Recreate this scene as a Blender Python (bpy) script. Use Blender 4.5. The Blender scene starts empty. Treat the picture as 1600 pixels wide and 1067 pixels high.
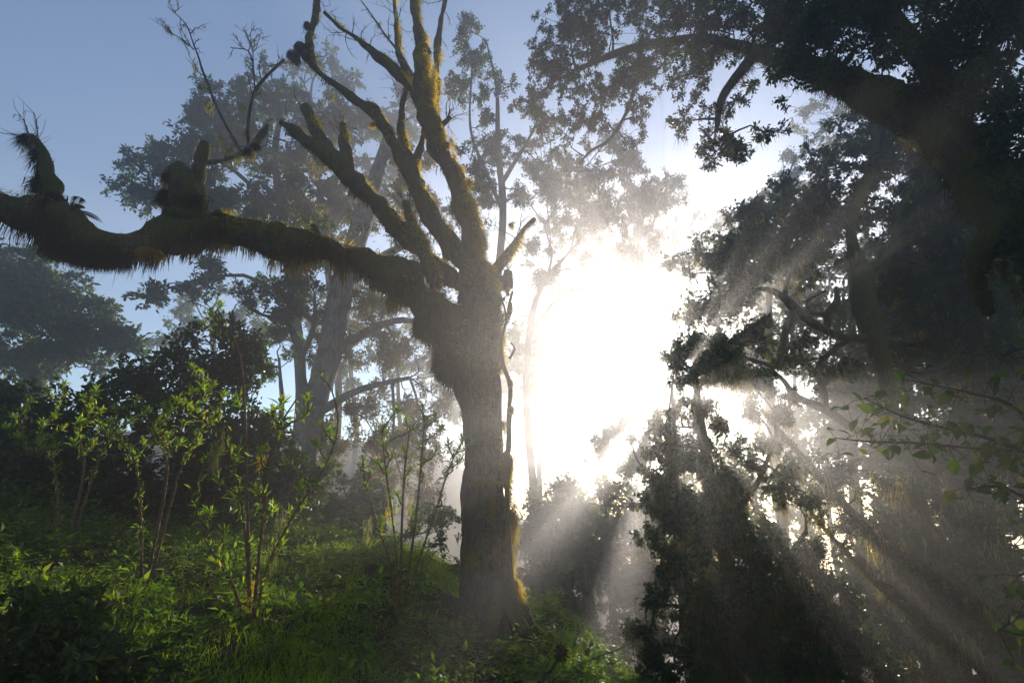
import bpy, math, time, zlib
import numpy as np
from mathutils import Vector, Matrix, Euler

T0 = time.time()
sc = bpy.context.scene
col = sc.collection
rng = np.random.default_rng(11)
def reseed(k):                     # every thing grows from its own seed
    global rng
    rng = np.random.default_rng(zlib.crc32(k.encode()))

# ------------------------------------------------------------------ camera
FPX = 800.0                       # focal length in pixels of the 1600 px wide photograph
PITCH = math.radians(17.0)
CAM = np.array([0.0, 0.0, 1.6])
cam_d = bpy.data.cameras.new('camera'); cam = bpy.data.objects.new('camera', cam_d); col.objects.link(cam)
cam.location = CAM; cam.rotation_euler = (math.pi / 2 + PITCH, 0, 0)
cam_d.sensor_width = 36.0; cam_d.lens = 36.0 * FPX / 1600.0
cam_d.clip_start = 0.05; cam_d.clip_end = 3000.0
sc.camera = cam
cp, sp_ = math.cos(PITCH), math.sin(PITCH)
def pdir(px, py):
    u = (px - 800.0) / FPX; v = (533.5 - py) / FPX
    return np.array([u, cp - v * sp_, sp_ + v * cp])
def P(px, py, Y):                 # a point on the ray through a photo pixel, at ground distance Y
    d = pdir(px, py)
    return CAM + d * (Y / d[1])

# ------------------------------------------------------------------ light
sd = pdir(1052, 604); sd = sd / np.linalg.norm(sd)
SUN_EL = math.asin(sd[2]); SUN_AZ = math.atan2(sd[0], sd[1])
world = bpy.data.worlds.new('World'); sc.world = world; world.use_nodes = True
wn = world.node_tree; wn.nodes.clear()
sky = wn.nodes.new('ShaderNodeTexSky'); sky.sky_type = 'NISHITA'; sky.sun_disc = False
sky.sun_elevation = SUN_EL; sky.sun_rotation = SUN_AZ
sky.altitude = 1800.0; sky.air_density = 1.0; sky.dust_density = 0.6; sky.ozone_density = 1.6
bg = wn.nodes.new('ShaderNodeBackground'); bg.inputs['Strength'].default_value = 0.15
wo = wn.nodes.new('ShaderNodeOutputWorld')
wn.links.new(sky.outputs[0], bg.inputs['Color']); wn.links.new(bg.outputs[0], wo.inputs['Surface'])
sun_d = bpy.data.lights.new('sun', 'SUN'); sun = bpy.data.objects.new('sun', sun_d); col.objects.link(sun)
sun_d.energy = 5.0; sun_d.angle = math.radians(0.53); sun_d.color = (1.0, 0.90, 0.76)
sun.rotation_euler = Vector(sd).to_track_quat('Z', 'Y').to_euler()
sun.location = (10, 30, 30)
HAZE_DENSITY = 0.0135
HAZE_G = 0.80
vs = sc.view_settings; vs.view_transform = 'Standard'; vs.look = 'None'; vs.exposure = 0.88; vs.gamma = 1.0
vs.use_curve_mapping = False
cy = sc.cycles
cy.max_bounces = 6; cy.diffuse_bounces = 2; cy.glossy_bounces = 2; cy.transmission_bounces = 3
cy.volume_bounces = 0; cy.transparent_max_bounces = 4
cy.use_denoising = True; cy.caustics_reflective = False; cy.caustics_refractive = False

# ------------------------------------------------------------------ materials
def nt(name):
    m = bpy.data.materials.new(name); m.use_nodes = True
    t = m.node_tree; t.nodes.clear()
    return m, t, t.nodes.new('ShaderNodeOutputMaterial')
def ramp(t, stops):
    r = t.nodes.new('ShaderNodeValToRGB'); e = r.color_ramp.elements
    while len(e) < len(stops): e.new(0.5)
    for i, (p, c) in enumerate(stops):
        e[i].position = p; e[i].color = (*c, 1)
    return r
def leaf_mat(name, cols, trans, gloss=0.45, tw=0.45):
    """diffuse/gloss leaf with light coming through; colour differs leaf by leaf"""
    m, t, o = nt(name)
    g = t.nodes.new('ShaderNodeNewGeometry')
    oi = t.nodes.new('ShaderNodeObjectInfo')
    add = t.nodes.new('ShaderNodeMath'); add.operation = 'ADD'
    fr = t.nodes.new('ShaderNodeMath'); fr.operation = 'FRACT'
    t.links.new(g.outputs['Random Per Island'], add.inputs[0]); t.links.new(oi.outputs['Random'], add.inputs[1])
    t.links.new(add.outputs[0], fr.inputs[0])
    n = len(cols)
    r = ramp(t, [(i / max(n - 1, 1), c) for i, c in enumerate(cols)])
    r2 = ramp(t, [(i / max(n - 1, 1), tuple(a * b for a, b in zip(c, trans))) for i, c in enumerate(cols)])
    t.links.new(fr.outputs[0], r.inputs[0]); t.links.new(fr.outputs[0], r2.inputs[0])
    p = t.nodes.new('ShaderNodeBsdfPrincipled'); p.inputs['Roughness'].default_value = gloss
    p.inputs['Specular IOR Level'].default_value = 0.18
    t.links.new(r.outputs[0], p.inputs['Base Color'])
    tr = t.nodes.new('ShaderNodeBsdfTranslucent'); t.links.new(r2.outputs[0], tr.inputs['Color'])
    mx = t.nodes.new('ShaderNodeMixShader'); mx.inputs[0].default_value = tw
    t.links.new(p.outputs[0], mx.inputs[1]); t.links.new(tr.outputs[0], mx.inputs[2])
    t.links.new(mx.outputs[0], o.inputs['Surface'])
    return m
def bark_mat(name, dark, light, moss, moss_lo, moss_hi, scale=5.0):
    """fissured bark, pale lichen flecks, moss where noise and upward faces say so"""
    m, t, o = nt(name)
    tc = t.nodes.new('ShaderNodeTexCoord'); mp = t.nodes.new('ShaderNodeMapping')
    mp.inputs['Scale'].default_value = (1, 1, 0.22)
    t.links.new(tc.outputs['Object'], mp.inputs[0])
    n1 = t.nodes.new('ShaderNodeTexNoise'); n1.inputs['Scale'].default_value = scale * 3.2; n1.inputs['Detail'].default_value = 9; n1.inputs['Roughness'].default_value = 0.68
    t.links.new(mp.outputs[0], n1.inputs['Vector'])
    vo = t.nodes.new('ShaderNodeTexVoronoi'); vo.feature = 'DISTANCE_TO_EDGE'; vo.inputs['Scale'].default_value = scale * 2.6
    t.links.new(mp.outputs[0], vo.inputs['Vector'])
    r1 = ramp(t, [(0.30, dark), (0.62, light), (0.80, tuple(min(1, c * 1.7) for c in light))])
    t.links.new(n1.outputs['Fac'], r1.inputs[0])
    n2 = t.nodes.new('ShaderNodeTexNoise'); n2.inputs['Scale'].default_value = 2.3; n2.inputs['Detail'].default_value = 7
    t.links.new(tc.outputs['Object'], n2.inputs['Vector'])
    g = t.nodes.new('ShaderNodeNewGeometry'); sx = t.nodes.new('ShaderNodeSeparateXYZ'); t.links.new(g.outputs['Normal'], sx.inputs[0])
    ma = t.nodes.new('ShaderNodeMath'); ma.operation = 'MULTIPLY_ADD'; ma.inputs[1].default_value = 0.12
    t.links.new(sx.outputs['Z'], ma.inputs[0]); t.links.new(n2.outputs['Fac'], ma.inputs[2])
    r2 = ramp(t, [(moss_lo, (0, 0, 0)), (moss_hi, (1, 1, 1))]); t.links.new(ma.outputs[0], r2.inputs[0])
    n3 = t.nodes.new('ShaderNodeTexNoise'); n3.inputs['Scale'].default_value = 38; n3.inputs['Detail'].default_value = 4
    t.links.new(tc.outputs['Object'], n3.inputs['Vector'])
    r3 = ramp(t, [(0.3, tuple(c * 0.45 for c in moss)), (0.7, moss)]); t.links.new(n3.outputs['Fac'], r3.inputs[0])
    mc = t.nodes.new('ShaderNodeMixRGB'); t.links.new(r2.outputs[0], mc.inputs[0]); t.links.new(r1.outputs[0], mc.inputs[1]); t.links.new(r3.outputs[0], mc.inputs[2])
    p = t.nodes.new('ShaderNodeBsdfPrincipled'); p.inputs['Roughness'].default_value = 0.9; p.inputs['Specular IOR Level'].default_value = 0.15
    t.links.new(mc.outputs[0], p.inputs['Base Color'])
    hm = t.nodes.new('ShaderNodeMath'); hm.operation = 'ADD'; t.links.new(n1.outputs['Fac'], hm.inputs[0])
    vm = t.nodes.new('ShaderNodeMath'); vm.operation = 'MULTIPLY'; vm.inputs[1].default_value = 1.2; t.links.new(vo.outputs['Distance'], vm.inputs[0]); t.links.new(vm.outputs[0], hm.inputs[1])
    b = t.nodes.new('ShaderNodeBump'); b.inputs['Strength'].default_value = 0.9; b.inputs['Distance'].default_value = 0.05
    t.links.new(hm.outputs[0], b.inputs['Height']); t.links.new(b.outputs[0], p.inputs['Normal'])
    t.links.new(p.outputs[0], o.inputs['Surface'])
    return m
M = {}
M['bark'] = bark_mat('bark_fissured', (0.018, 0.014, 0.011), (0.085, 0.07, 0.055), (0.10, 0.095, 0.02), 0.50, 0.62)
M['bark_mossy'] = bark_mat('bark_under_moss', (0.030, 0.025, 0.016), (0.09, 0.08, 0.055), (0.10, 0.10, 0.022), 0.36, 0.50)
M['bark_far'] = bark_mat('bark_plain', (0.035, 0.03, 0.025), (0.10, 0.09, 0.075), (0.06, 0.065, 0.02), 0.52, 0.68, 2.0)
M['bark_grey'] = bark_mat('bark_grey_lichen', (0.05, 0.05, 0.048), (0.20, 0.20, 0.19), (0.10, 0.09, 0.03), 0.50, 0.62)
M['stem'] = bark_mat('stem_reddish', (0.09, 0.05, 0.03), (0.24, 0.15, 0.09), (0.14, 0.13, 0.04), 0.60, 0.75, 14)
M['moss'] = leaf_mat('moss_olive', [(0.045, 0.040, 0.010), (0.07, 0.065, 0.014), (0.10, 0.085, 0.015), (0.06, 0.06, 0.012)], (4.2, 3.9, 1.6), 0.9, 0.55)
M['moss_sunlit_gold'] = leaf_mat('moss_sunlit_gold', [(0.085, 0.068, 0.010), (0.12, 0.09, 0.012), (0.10, 0.10, 0.016), (0.14, 0.085, 0.012)], (6.6, 6.0, 2.6), 0.9, 0.66)  # backlit glow of the moss put into its colour
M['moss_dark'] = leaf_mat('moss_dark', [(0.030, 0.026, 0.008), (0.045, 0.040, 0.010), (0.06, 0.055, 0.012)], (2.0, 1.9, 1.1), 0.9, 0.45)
M['lichen'] = leaf_mat('lichen_pale', [(0.20, 0.22, 0.11), (0.28, 0.28, 0.14), (0.25, 0.20, 0.06)], (1.5, 1.5, 1.2), 0.9, 0.5)
M['leaf_dark'] = leaf_mat('leaf_evergreen', [(0.022, 0.040, 0.014), (0.035, 0.060, 0.018), (0.045, 0.070, 0.020), (0.028, 0.050, 0.020)], (2.0, 2.3, 0.9), 0.4, 0.40)
M['leaf_mid'] = leaf_mat('leaf_mid_green', [(0.035, 0.065, 0.018), (0.05, 0.085, 0.022), (0.07, 0.10, 0.025), (0.09, 0.09, 0.02)], (2.0, 2.1, 0.9), 0.45, 0.45)
M['leaf_olive'] = leaf_mat('leaf_olive_gold', [(0.05, 0.06, 0.018), (0.09, 0.085, 0.022), (0.13, 0.10, 0.025), (0.06, 0.07, 0.02)], (2.2, 2.0, 1.0), 0.5, 0.5)
M['leaf_bright'] = leaf_mat('leaf_bright_green', [(0.06, 0.12, 0.02), (0.09, 0.16, 0.025), (0.12, 0.19, 0.03), (0.05, 0.09, 0.02), (0.10, 0.15, 0.03), (0.17, 0.14, 0.03)], (4.0, 3.8, 1.2), 0.42, 0.55)
M['grass'] = leaf_mat('grass_blades', [(0.05, 0.10, 0.015), (0.08, 0.14, 0.02), (0.11, 0.16, 0.025), (0.07, 0.10, 0.02)], (4.2, 3.9, 1.0), 0.5, 0.55)
M['herb'] = leaf_mat('herb_leaves', [(0.03, 0.07, 0.015), (0.05, 0.10, 0.02), (0.08, 0.13, 0.02), (0.11, 0.12, 0.02)], (3.4, 3.4, 0.9), 0.5, 0.5)
def ground_mat():
    m, t, o = nt('forest_floor')
    tc = t.nodes.new('ShaderNodeTexCoord')
    n = t.nodes.new('ShaderNodeTexNoise'); n.inputs['Scale'].default_value = 1.4; n.inputs['Detail'].default_value = 10; n.inputs['Roughness'].default_value = 0.7
    t.links.new(tc.outputs['Object'], n.inputs['Vector'])
    r = ramp(t, [(0.3, (0.018, 0.014, 0.008)), (0.5, (0.03, 0.035, 0.012)), (0.7, (0.05, 0.07, 0.018))]); t.links.new(n.outputs['Fac'], r.inputs[0])
    p = t.nodes.new('ShaderNodeBsdfPrincipled'); p.inputs['Roughness'].default_value = 0.95; p.inputs['Specular IOR Level'].default_value = 0.1
    t.links.new(r.outputs[0], p.inputs['Base Color'])
    n2 = t.nodes.new('ShaderNodeTexNoise'); n2.inputs['Scale'].default_value = 22; n2.inputs['Detail'].default_value = 6; t.links.new(tc.outputs['Object'], n2.inputs['Vector'])
    b = t.nodes.new('ShaderNodeBump'); b.inputs['Distance'].default_value = 0.05; t.links.new(n2.outputs['Fac'], b.inputs['Height']); t.links.new(b.outputs[0], p.inputs['Normal'])
    t.links.new(p.outputs[0], o.inputs['Surface'])
    return m
M['ground'] = ground_mat()

# ------------------------------------------------------------------ mesh helpers
def unit(a): return a / np.maximum(np.linalg.norm(a, axis=-1, keepdims=True), 1e-9)
def noise3(p, seed=0):
    p = np.asarray(p, float) + seed * 17.31
    i = np.floor(p).astype(np.int64); f = p - i; u = f * f * (3 - 2 * f)
    def h(dx, dy, dz):
        n = ((i[..., 0] + dx) * 374761393 + (i[..., 1] + dy) * 668265263 + (i[..., 2] + dz) * 1442695041 + seed * 97) & 0xffffffff
        n = ((n ^ (n >> 13)) * 1274126177) & 0xffffffff
        return ((n ^ (n >> 16)) & 0xffff) / 32767.5 - 1
    x, y, z = u[..., 0], u[..., 1], u[..., 2]
    L = lambda a, b, t: a + (b - a) * t
    return L(L(L(h(0,0,0), h(1,0,0), x), L(h(0,1,0), h(1,1,0), x), y), L(L(h(0,0,1), h(1,0,1), x), L(h(0,1,1), h(1,1,1), x), y), z)
class MB:
    """collects vertices and faces (arrays of tris or quads) into one mesh"""
    def __init__(s): s.v = []; s.f = []; s.n = 0
    def add(s, v, f):
        v = np.asarray(v, np.float32).reshape(-1, 3); s.v.append(v); s.f.append(np.asarray(f, np.int64) + s.n); s.n += len(v)
    def mesh(s, name, origin, smooth=False):
        me = bpy.data.meshes.new(name)
        v = (np.concatenate(s.v) - np.asarray(origin, np.float32)).astype(np.float32)
        li = np.concatenate([f.ravel() for f in s.f]).astype(np.int32)
        lt = np.concatenate([np.full(len(f), f.shape[1]) for f in s.f]).astype(np.int32)
        ls = (np.cumsum(lt) - lt).astype(np.int32)
        me.vertices.add(len(v)); me.vertices.foreach_set('co', v.ravel())
        me.loops.add(len(li)); me.loops.foreach_set('vertex_index', li)
        me.polygons.add(len(lt)); me.polygons.foreach_set('loop_start', ls)
        if smooth: me.polygons.foreach_set('use_smooth', np.ones(len(lt), bool))
        me.update(calc_edges=True); me.validate()
        return me
TRIS = [0]
def thing(name, base, label, cat, group=None):
    reseed('%s %s %.2f %.2f' % (name, label, base[0], base[1]))
    o = bpy.data.objects.new(name, None); col.objects.link(o); o.location = [float(q) for q in base]
    o.empty_display_size = 0.2
    o['label'] = label; o['category'] = cat
    if group: o['group'] = group
    return o
def part(name, mb, mat, parent, smooth=False, stuff=False):
    if mb.n == 0: return None
    base = parent
    org = np.zeros(3)
    while base is not None: org += np.array(base.location); base = base.parent
    me = mb.mesh(name, org, smooth); me.materials.append(M[mat])
    o = bpy.data.objects.new(name, me); col.objects.link(o); o.parent = parent
    if stuff: o['kind'] = 'stuff'
    TRIS[0] += sum(len(f) * (f.shape[1] - 2) for f in mb.f)
    return o
def top(name, mb, mat, kind=None, label=None, smooth=False):
    me = mb.mesh(name, (0, 0, 0), smooth); me.materials.append(M[mat])
    o = bpy.data.objects.new(name, me); col.objects.link(o)
    if kind: o['kind'] = kind
    if label: o['label'] = label
    TRIS[0] += sum(len(f) * (f.shape[1] - 2) for f in mb.f)
    return o
def spline(pts, rad, step):
    """Catmull-Rom through the points, resampled about every step metres"""
    pts = np.asarray(pts, float); rad = np.asarray(rad, float)
    a = np.vstack([2 * pts[0] - pts[1], pts, 2 * pts[-1] - pts[-2]]); r = np.concatenate([[rad[0]], rad, [rad[-1]]])
    oP, oR = [], []
    for i in range(1, len(a) - 2):
        n = max(2, int(np.linalg.norm(a[i + 1] - a[i]) / step)); t = np.linspace(0, 1, n, endpoint=False)[:, None]
        p0, p1, p2, p3 = a[i - 1], a[i], a[i + 1], a[i + 2]
        oP.append(0.5 * (2 * p1 + (p2 - p0) * t + (2 * p0 - 5 * p1 + 4 * p2 - p3) * t ** 2 + (3 * p1 - p0 - 3 * p2 + p3) * t ** 3))
        oR.append(r[i] + (r[i + 1] - r[i]) * t[:, 0])
    oP.append(a[-2][None]); oR.append([r[-2]])
    return np.vstack(oP), np.concatenate(oR)
def frames(p):
    t = unit(np.gradient(p, axis=0)); ref = np.array([0.31, 0.9, 0.3]) if abs(t[0][2]) > 0.6 else np.array([0.1, 0.2, 1.0])
    u = np.zeros_like(p); c = np.cross(t[0], np.cross(ref, t[0])); u[0] = c / np.linalg.norm(c)
    for i in range(1, len(p)):
        c = u[i - 1] - t[i] * np.dot(u[i - 1], t[i]); u[i] = c / max(np.linalg.norm(c), 1e-9)
    return t, u, np.cross(t, u)
def tube(mb, p, r, k=12, rough=0.15, freq=5.0, seed=0, ridge=0.0):
    """knobbly tapering tube along a path"""
    t, u, v = frames(p); a = np.linspace(0, 2 * np.pi, k, endpoint=False)
    d = np.cos(a)[None, :, None] * u[:, None] + np.sin(a)[None, :, None] * v[:, None]
    q = p[:, None] + d * r[:, None, None]
    if rough:
        n = noise3(q * freq, seed) * 0.6 + noise3(q * freq * 2.3, seed + 3) * 0.4 + noise3(q * freq * 0.4, seed + 5) * 0.7
        if ridge:
            s_ = np.concatenate([[0], np.cumsum(np.linalg.norm(np.diff(p, axis=0), axis=1))])[:, None] * np.ones(k)
            rp = np.stack([np.cos(a)[None] * 2.6 + s_ * .35, np.sin(a)[None] * 2.6 + s_ * .2, s_ * 1.1], -1)
            n = n + ridge / rough * (1 - 2.2 * np.abs(noise3(rp, seed + 40)) + .6 * noise3(rp * 2.3, seed + 41))
        q = p[:, None] + d * (r[:, None] * (1 + rough * n))[..., None]
    N = len(p); i = np.arange(N - 1)[:, None] * k; j = np.arange(k)[None]; j2 = (j + 1) % k
    f = np.stack([i + j, i + j2, i + k + j2, i + k + j], -1).reshape(-1, 4)
    vv = np.vstack([q.reshape(-1, 3), p[:1] - t[:1] * r[0] * 0.3, p[-1:] + t[-1:] * r[-1] * 0.6])
    mb.add(vv, f)
    n0 = N * k; jj = np.arange(k)
    off = mb.n - len(vv)
    mb.f.append(np.stack([np.full(k, n0), (jj + 1) % k, jj], -1) + off)
    mb.f.append(np.stack([np.full(k, n0 + 1), (N - 1) * k + jj, (N - 1) * k + (jj + 1) % k], -1) + off)
def tubes(mb, Pn, Rn, k=3):
    """many thin twigs at once: Pn (m,n,3), Rn (m,n)"""
    m, n, _ = Pn.shape
    if m == 0: return
    t = unit(np.gradient(Pn, axis=1)); ref = np.where(np.abs(t[..., 2:3]) > 0.8, np.array([1.0, 0, 0]), np.array([0, 0, 1.0]))
    u = unit(np.cross(t, ref)); v = np.cross(t, u); a = np.arange(k) * 2 * np.pi / k
    q = Pn[:, :, None] + (np.cos(a)[:, None] * u[:, :, None] + np.sin(a)[:, None] * v[:, :, None]) * Rn[:, :, None, None]
    b = (np.arange(m) * n * k)[:, None, None]; i = (np.arange(n - 1) * k)[None, :, None]; j = np.arange(k)[None, None]; j2 = (j + 1) % k
    mb.add(q.reshape(-1, 3), np.stack([b + i + j, b + i + j2, b + i + k + j2, b + i + k + j], -1).reshape(-1, 4))
def rdir(n): return unit(rng.normal(size=(n, 3)))
def leaves(mb, p, axis, nrm, L, W):
    """kite-shaped folded leaves"""
    axis = unit(axis); s = unit(np.cross(axis, nrm)); nn = np.cross(s, axis)
    L = L[:, None]; W = W[:, None]
    v = np.stack([p, p + axis * L * .42 + s * W * .5 + nn * W * .18, p + axis * L - nn * L * .12, p + axis * L * .42 - s * W * .5 + nn * W * .18], 1)
    mb.add(v.reshape(-1, 3), np.arange(len(p) * 4).reshape(-1, 4))
def blades(mb, p, d, L, w):
    """single-triangle blades (moss, grass)"""
    s = unit(np.cross(d, rdir(len(p)))) * w[:, None] * 0.5
    v = np.stack([p - s, p + s, p + d * L[:, None]], 1)
    mb.add(v.reshape(-1, 3), np.arange(len(p) * 3).reshape(-1, 3))
def strands(mb, p, L, w, drift=0.25):
    """hanging strands: two joined tapering pieces, bending a little"""
    n = len(p); s = rdir(n); s[:, 2] *= 0.2; s = unit(s) * w[:, None] * 0.5
    j1 = rng.normal(size=(n, 3)) * drift * 0.35; j1[:, 2] = -1; j2 = rng.normal(size=(n, 3)) * drift * 0.3; j2[:, 2] = -1
    m = p + unit(j1) * L[:, None] * .5; e = m + unit(j2) * L[:, None] * .5
    v = np.stack([p - s, p + s, m + s * .7, m - s * .7, e], 1); b = (np.arange(n) * 5)[:, None]
    mb.add(v.reshape(-1, 3), b + np.array([[0, 1, 2, 3]]))
    mb.f.append(b + np.array([[3, 2, 4]]) + (mb.n - n * 5))
def on_tube(p, r, n, bias=None):
    """random spots on the surface of a tube; returns point, normal, tangent"""
    seg = np.linalg.norm(np.diff(p, axis=0), axis=1) * (r[:-1] + r[1:]); c = np.cumsum(seg) / seg.sum()
    i = np.minimum(np.searchsorted(c, rng.random(n)), len(p) - 2); f = rng.random(n)[:, None]
    t, u, v = frames(p); a = rng.random(n) * 2 * np.pi
    d = np.cos(a)[:, None] * u[i] + np.sin(a)[:, None] * v[i]
    rr = (r[i] + (r[i + 1] - r[i]) * f[:, 0])
    return p[i] + (p[i + 1] - p[i]) * f + d * rr[:, None], d, t[i]
def fuzz(mb, p, r, n, L=0.07, w=0.012, grav=0.6, under=1.6, seed=1, thresh=-0.5, freq=4.0):
    q, d, t = on_tube(p, r, n)
    c = noise3(q * freq, seed) * .6 + noise3(q * freq * 2.7, seed + 1) * .5
    keep = c + rng.normal(size=len(c)) * .12 > thresh; q, d, t, c = q[keep], d[keep], t[keep], c[keep]; n = len(q)
    q = q - d * 0.01
    dr = unit(d * (1 - grav * 0.7) + np.array([0, 0, -grav * 1.2]) + rng.normal(size=(n, 3)) * .28 + t * rng.normal(size=(n, 1)) * .2)
    ln = L * (0.3 + 0.9 * rng.random(n) ** 1.5) * np.clip(1 + 1.3 * c, .2, 3) * np.where(d[:, 2] < -.2, under, np.where(d[:, 2] > .45, .45, 1.0))
    blades(mb, q, dr, ln, np.full(n, w) * (0.6 + 0.8 * rng.random(n)))
def blob(mb, c, r, seed=0, k=14):
    """lumpy clump core"""
    th = np.linspace(0, np.pi, k // 2 + 1); ph = np.linspace(0, 2 * np.pi, k, endpoint=False)
    d = np.stack([np.sin(th)[:, None] * np.cos(ph), np.sin(th)[:, None] * np.sin(ph), np.cos(th)[:, None] * np.ones(k)], -1)
    c = np.asarray(c); q = c + d * np.asarray(r); q = c + (q - c) * (1 + .3 * noise3(q * 4 / np.mean(r) * .35, seed)[..., None])
    N = len(th); i = np.arange(N - 1)[:, None] * k; j = np.arange(k)[None]; j2 = (j + 1) % k
    mb.add(q.reshape(-1, 3), np.stack([i + j, i + j2, i + k + j2, i + k + j], -1).reshape(-1, 4)[:, ::-1])
def moss_clump(core, hair, c, r, n, L=0.06, w=0.012, grav=.6, seed=0):
    c = np.asarray(c, float); r = np.asarray(r, float) * np.ones(3)
    blob(core, c, r * .9, seed)
    d = rdir(n); q = c + d * r * (1 + .25 * noise3((c + d * r) * 7, seed)[:, None]) * .92
    dr = unit(d * (1 - grav * .75) + np.array([0, 0, -grav * 1.3]) + rng.normal(size=(n, 3)) * .3)
    blades(hair, q, dr, L * (.4 + rng.random(n)) * np.where(d[:, 2] < -.2, 1.5, 1), np.full(n, w))

def path(pts, Y=None, k=1.0):
    """list of (px, py, r_px[, Y]) -> points and radii in metres"""
    o, r = [], []
    for q in pts:
        y = q[3] if len(q) > 3 else Y
        w = P(q[0], q[1], y); o.append(w)
        depth = np.dot(w - CAM, np.array([0, cp, sp_])); r.append(q[2] * k * depth / FPX)
    return np.array(o), np.array(r)
def pxm(Y): return Y / FPX

# ------------------------------------------------------------------ ground
def sst(a, b, x):
    t = np.clip((x - a) / (b - a), 0, 1); return t * t * (3 - 2 * t)
def gz(x, y):
    x = np.asarray(x, float); y = np.asarray(y, float)
    left = 3.2 * (1 - np.exp(-np.maximum(-x - 0.2, 0) * 0.075)) + 0.035 * np.clip(y, 0, 9) * sst(0.5, -2, x)
    right = -7.0 * (1 - np.exp(-np.maximum(x - 0.7, 0) * 0.13))
    ahead = -4.5 * sst(8.0, 26.0, y) * sst(-9, 1.5, x)
    far = 4.5 * sst(32, 50, y)
    back = -1.0 * sst(-3, -20, y)
    p = np.stack([x, y, x * 0], -1)
    n = noise3(p * 0.35, 2) * 0.16 + noise3(p * 0.9, 4) * 0.07 + noise3(p * 2.3, 6) * 0.035
    near = sst(0, 3, np.hypot(x, y))
    return left + right + ahead + far + back + n * near
def grid(xs, ys):
    X, Yg = np.meshgrid(xs, ys); v = np.stack([X, Yg, gz(X, Yg)], -1).reshape(-1, 3)
    nx = len(xs); i = np.arange(len(ys) - 1)[:, None] * nx; j = np.arange(nx - 1)[None]
    return v, np.stack([i + j, i + j + 1, i + nx + j + 1, i + nx + j], -1).reshape(-1, 4)
ax = np.concatenate([np.linspace(-75, -14, 40)[:-1], np.linspace(-14, 14, 150), np.linspace(14, 75, 40)[1:]])
ay = np.concatenate([np.linspace(-30, -1, 20)[:-1], np.linspace(-1, 18, 110), np.linspace(18, 51, 34)[1:]])
mb = MB(); mb.add(*grid(ax, ay))
top('ground', mb, 'ground', 'structure', 'dark forest floor sloping down to the right', True)

# ------------------------------------------------------------------ tree builder
FILLX, COVX = 2.1, 1.2
def foliage(tw, lf, skel, skr, pads, L, cov, rs, droop=0.0, aspect=0.5, hang=None, hang_n=0, hang_L=0.5, twig_r=0.007, fill=1.15, holes=-.22):
    fill = fill * FILLX; cov = cov * COVX
    """pads (px, py, rx_px, ry_px, Y): branch to each pad, twigs to clumps, leaves round the clumps"""
    for (px, py, rx, ry, Y) in pads:
        c = P(px, py, Y); s = np.linalg.norm(c - CAM) / FPX * 0.93
        R = np.array([rx * s, max(rx, ry) * s * 0.8, ry * s])
        i = np.argmin(np.linalg.norm(skel - c, axis=1) + np.maximum(skel[:, 2] - c[2], 0) * .4); a = skel[i]
        d = np.linalg.norm(c - a)
        pts = np.stack([a, a + (c - a) * .35 + rng.normal(size=3) * d * .07, a + (c - a) * .7 + rng.normal(size=3) * d * .07 + [0, 0, d * .05], c])
        bp, br = spline(pts, np.linspace(min(skr[i] * .7, .014 + .018 * d), twig_r * 1.6, 4), max(d / 9, .15))
        tube(tw, bp, br, 5, .12, 6.0)
        ns = int(max(4, fill * R[0] * R[2] / rs ** 2))
        dd = rdir(ns); q = c + dd * R * (rng.random((ns, 1)) ** .45)
        q += np.stack([noise3(q * .9 / rs * .3, k) for k in (1, 2, 3)], -1) * rs * .8
        kp = noise3(q * (.22 / rs), 8) * .7 + noise3(q * (.5 / rs), 9) * .5 > holes
        q = q[kp] if kp.sum() > 3 else q[:4]; ns = len(q)
        j = np.argmin(np.linalg.norm(bp[None] - q[:, None], axis=2), axis=1)
        j = np.maximum(j - 1, 0); st = bp[j]; dv = q - st; dl = np.linalg.norm(dv, axis=1)[:, None]
        Pn = np.stack([st, st + dv * .35 + rng.normal(size=(ns, 3)) * dl * .09, st + dv * .7 + rng.normal(size=(ns, 3)) * dl * .09, q], 1)
        tubes(tw, Pn, np.stack([np.full(ns, twig_r * 1.5), np.full(ns, twig_r * 1.2), np.full(ns, twig_r), np.full(ns, twig_r * .5)], 1), 3)
        # side twigs of each clump
        m = ns * 5; w = np.repeat(np.arange(ns), 5); e = q[w] + rdir(m) * rs * (.5 + .5 * rng.random((m, 1))); o = Pn[w, 2 + (rng.random(m) > .5)]
        tubes(tw, np.stack([o, (o + e) / 2 + rng.normal(size=(m, 3)) * rs * .1, e], 1), np.stack([np.full(m, twig_r * .6), np.full(m, twig_r * .45), np.full(m, twig_r * .25)], 1), 3)
        nl = int(cov * np.pi * rs ** 2 / (.5 * L * L * aspect)); n = ns * nl
        w = rng.integers(0, m, n); k2 = w // 5; f = rng.random((n, 1)) ** .6
        p = q[k2] + (e[w] - q[k2]) * f * 1.1 + rng.normal(size=(n, 3)) * rs * .16
        ax_ = unit(unit(e[w] - q[k2]) * .7 + rng.normal(size=(n, 3)) * .6 + np.array([0, 0, -droop]))
        nr = rng.normal(size=(n, 3)) * .7 + np.array([0, 0, 1.0])
        ln = L * (.6 + .7 * rng.random(n))
        leaves(lf, p, ax_, nr, ln, ln * aspect * (.8 + .4 * rng.random(n)))
        if hang is not None and hang_n:
            h = rng.integers(0, m, max(2, int(hang_n * ns * .4))); o = np.where(rng.random((len(h), 1)) < .5, e[h], q[h // 5])
            rep = np.repeat(o, 9, 0) + rng.normal(size=(len(h) * 9, 3)) * [.035, .035, .03]
            strands(hang, rep, hang_L * (.25 + rng.random(len(rep)) ** 1.6), np.full(len(rep), max(.006, .0011 * Y)), .6)
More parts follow.
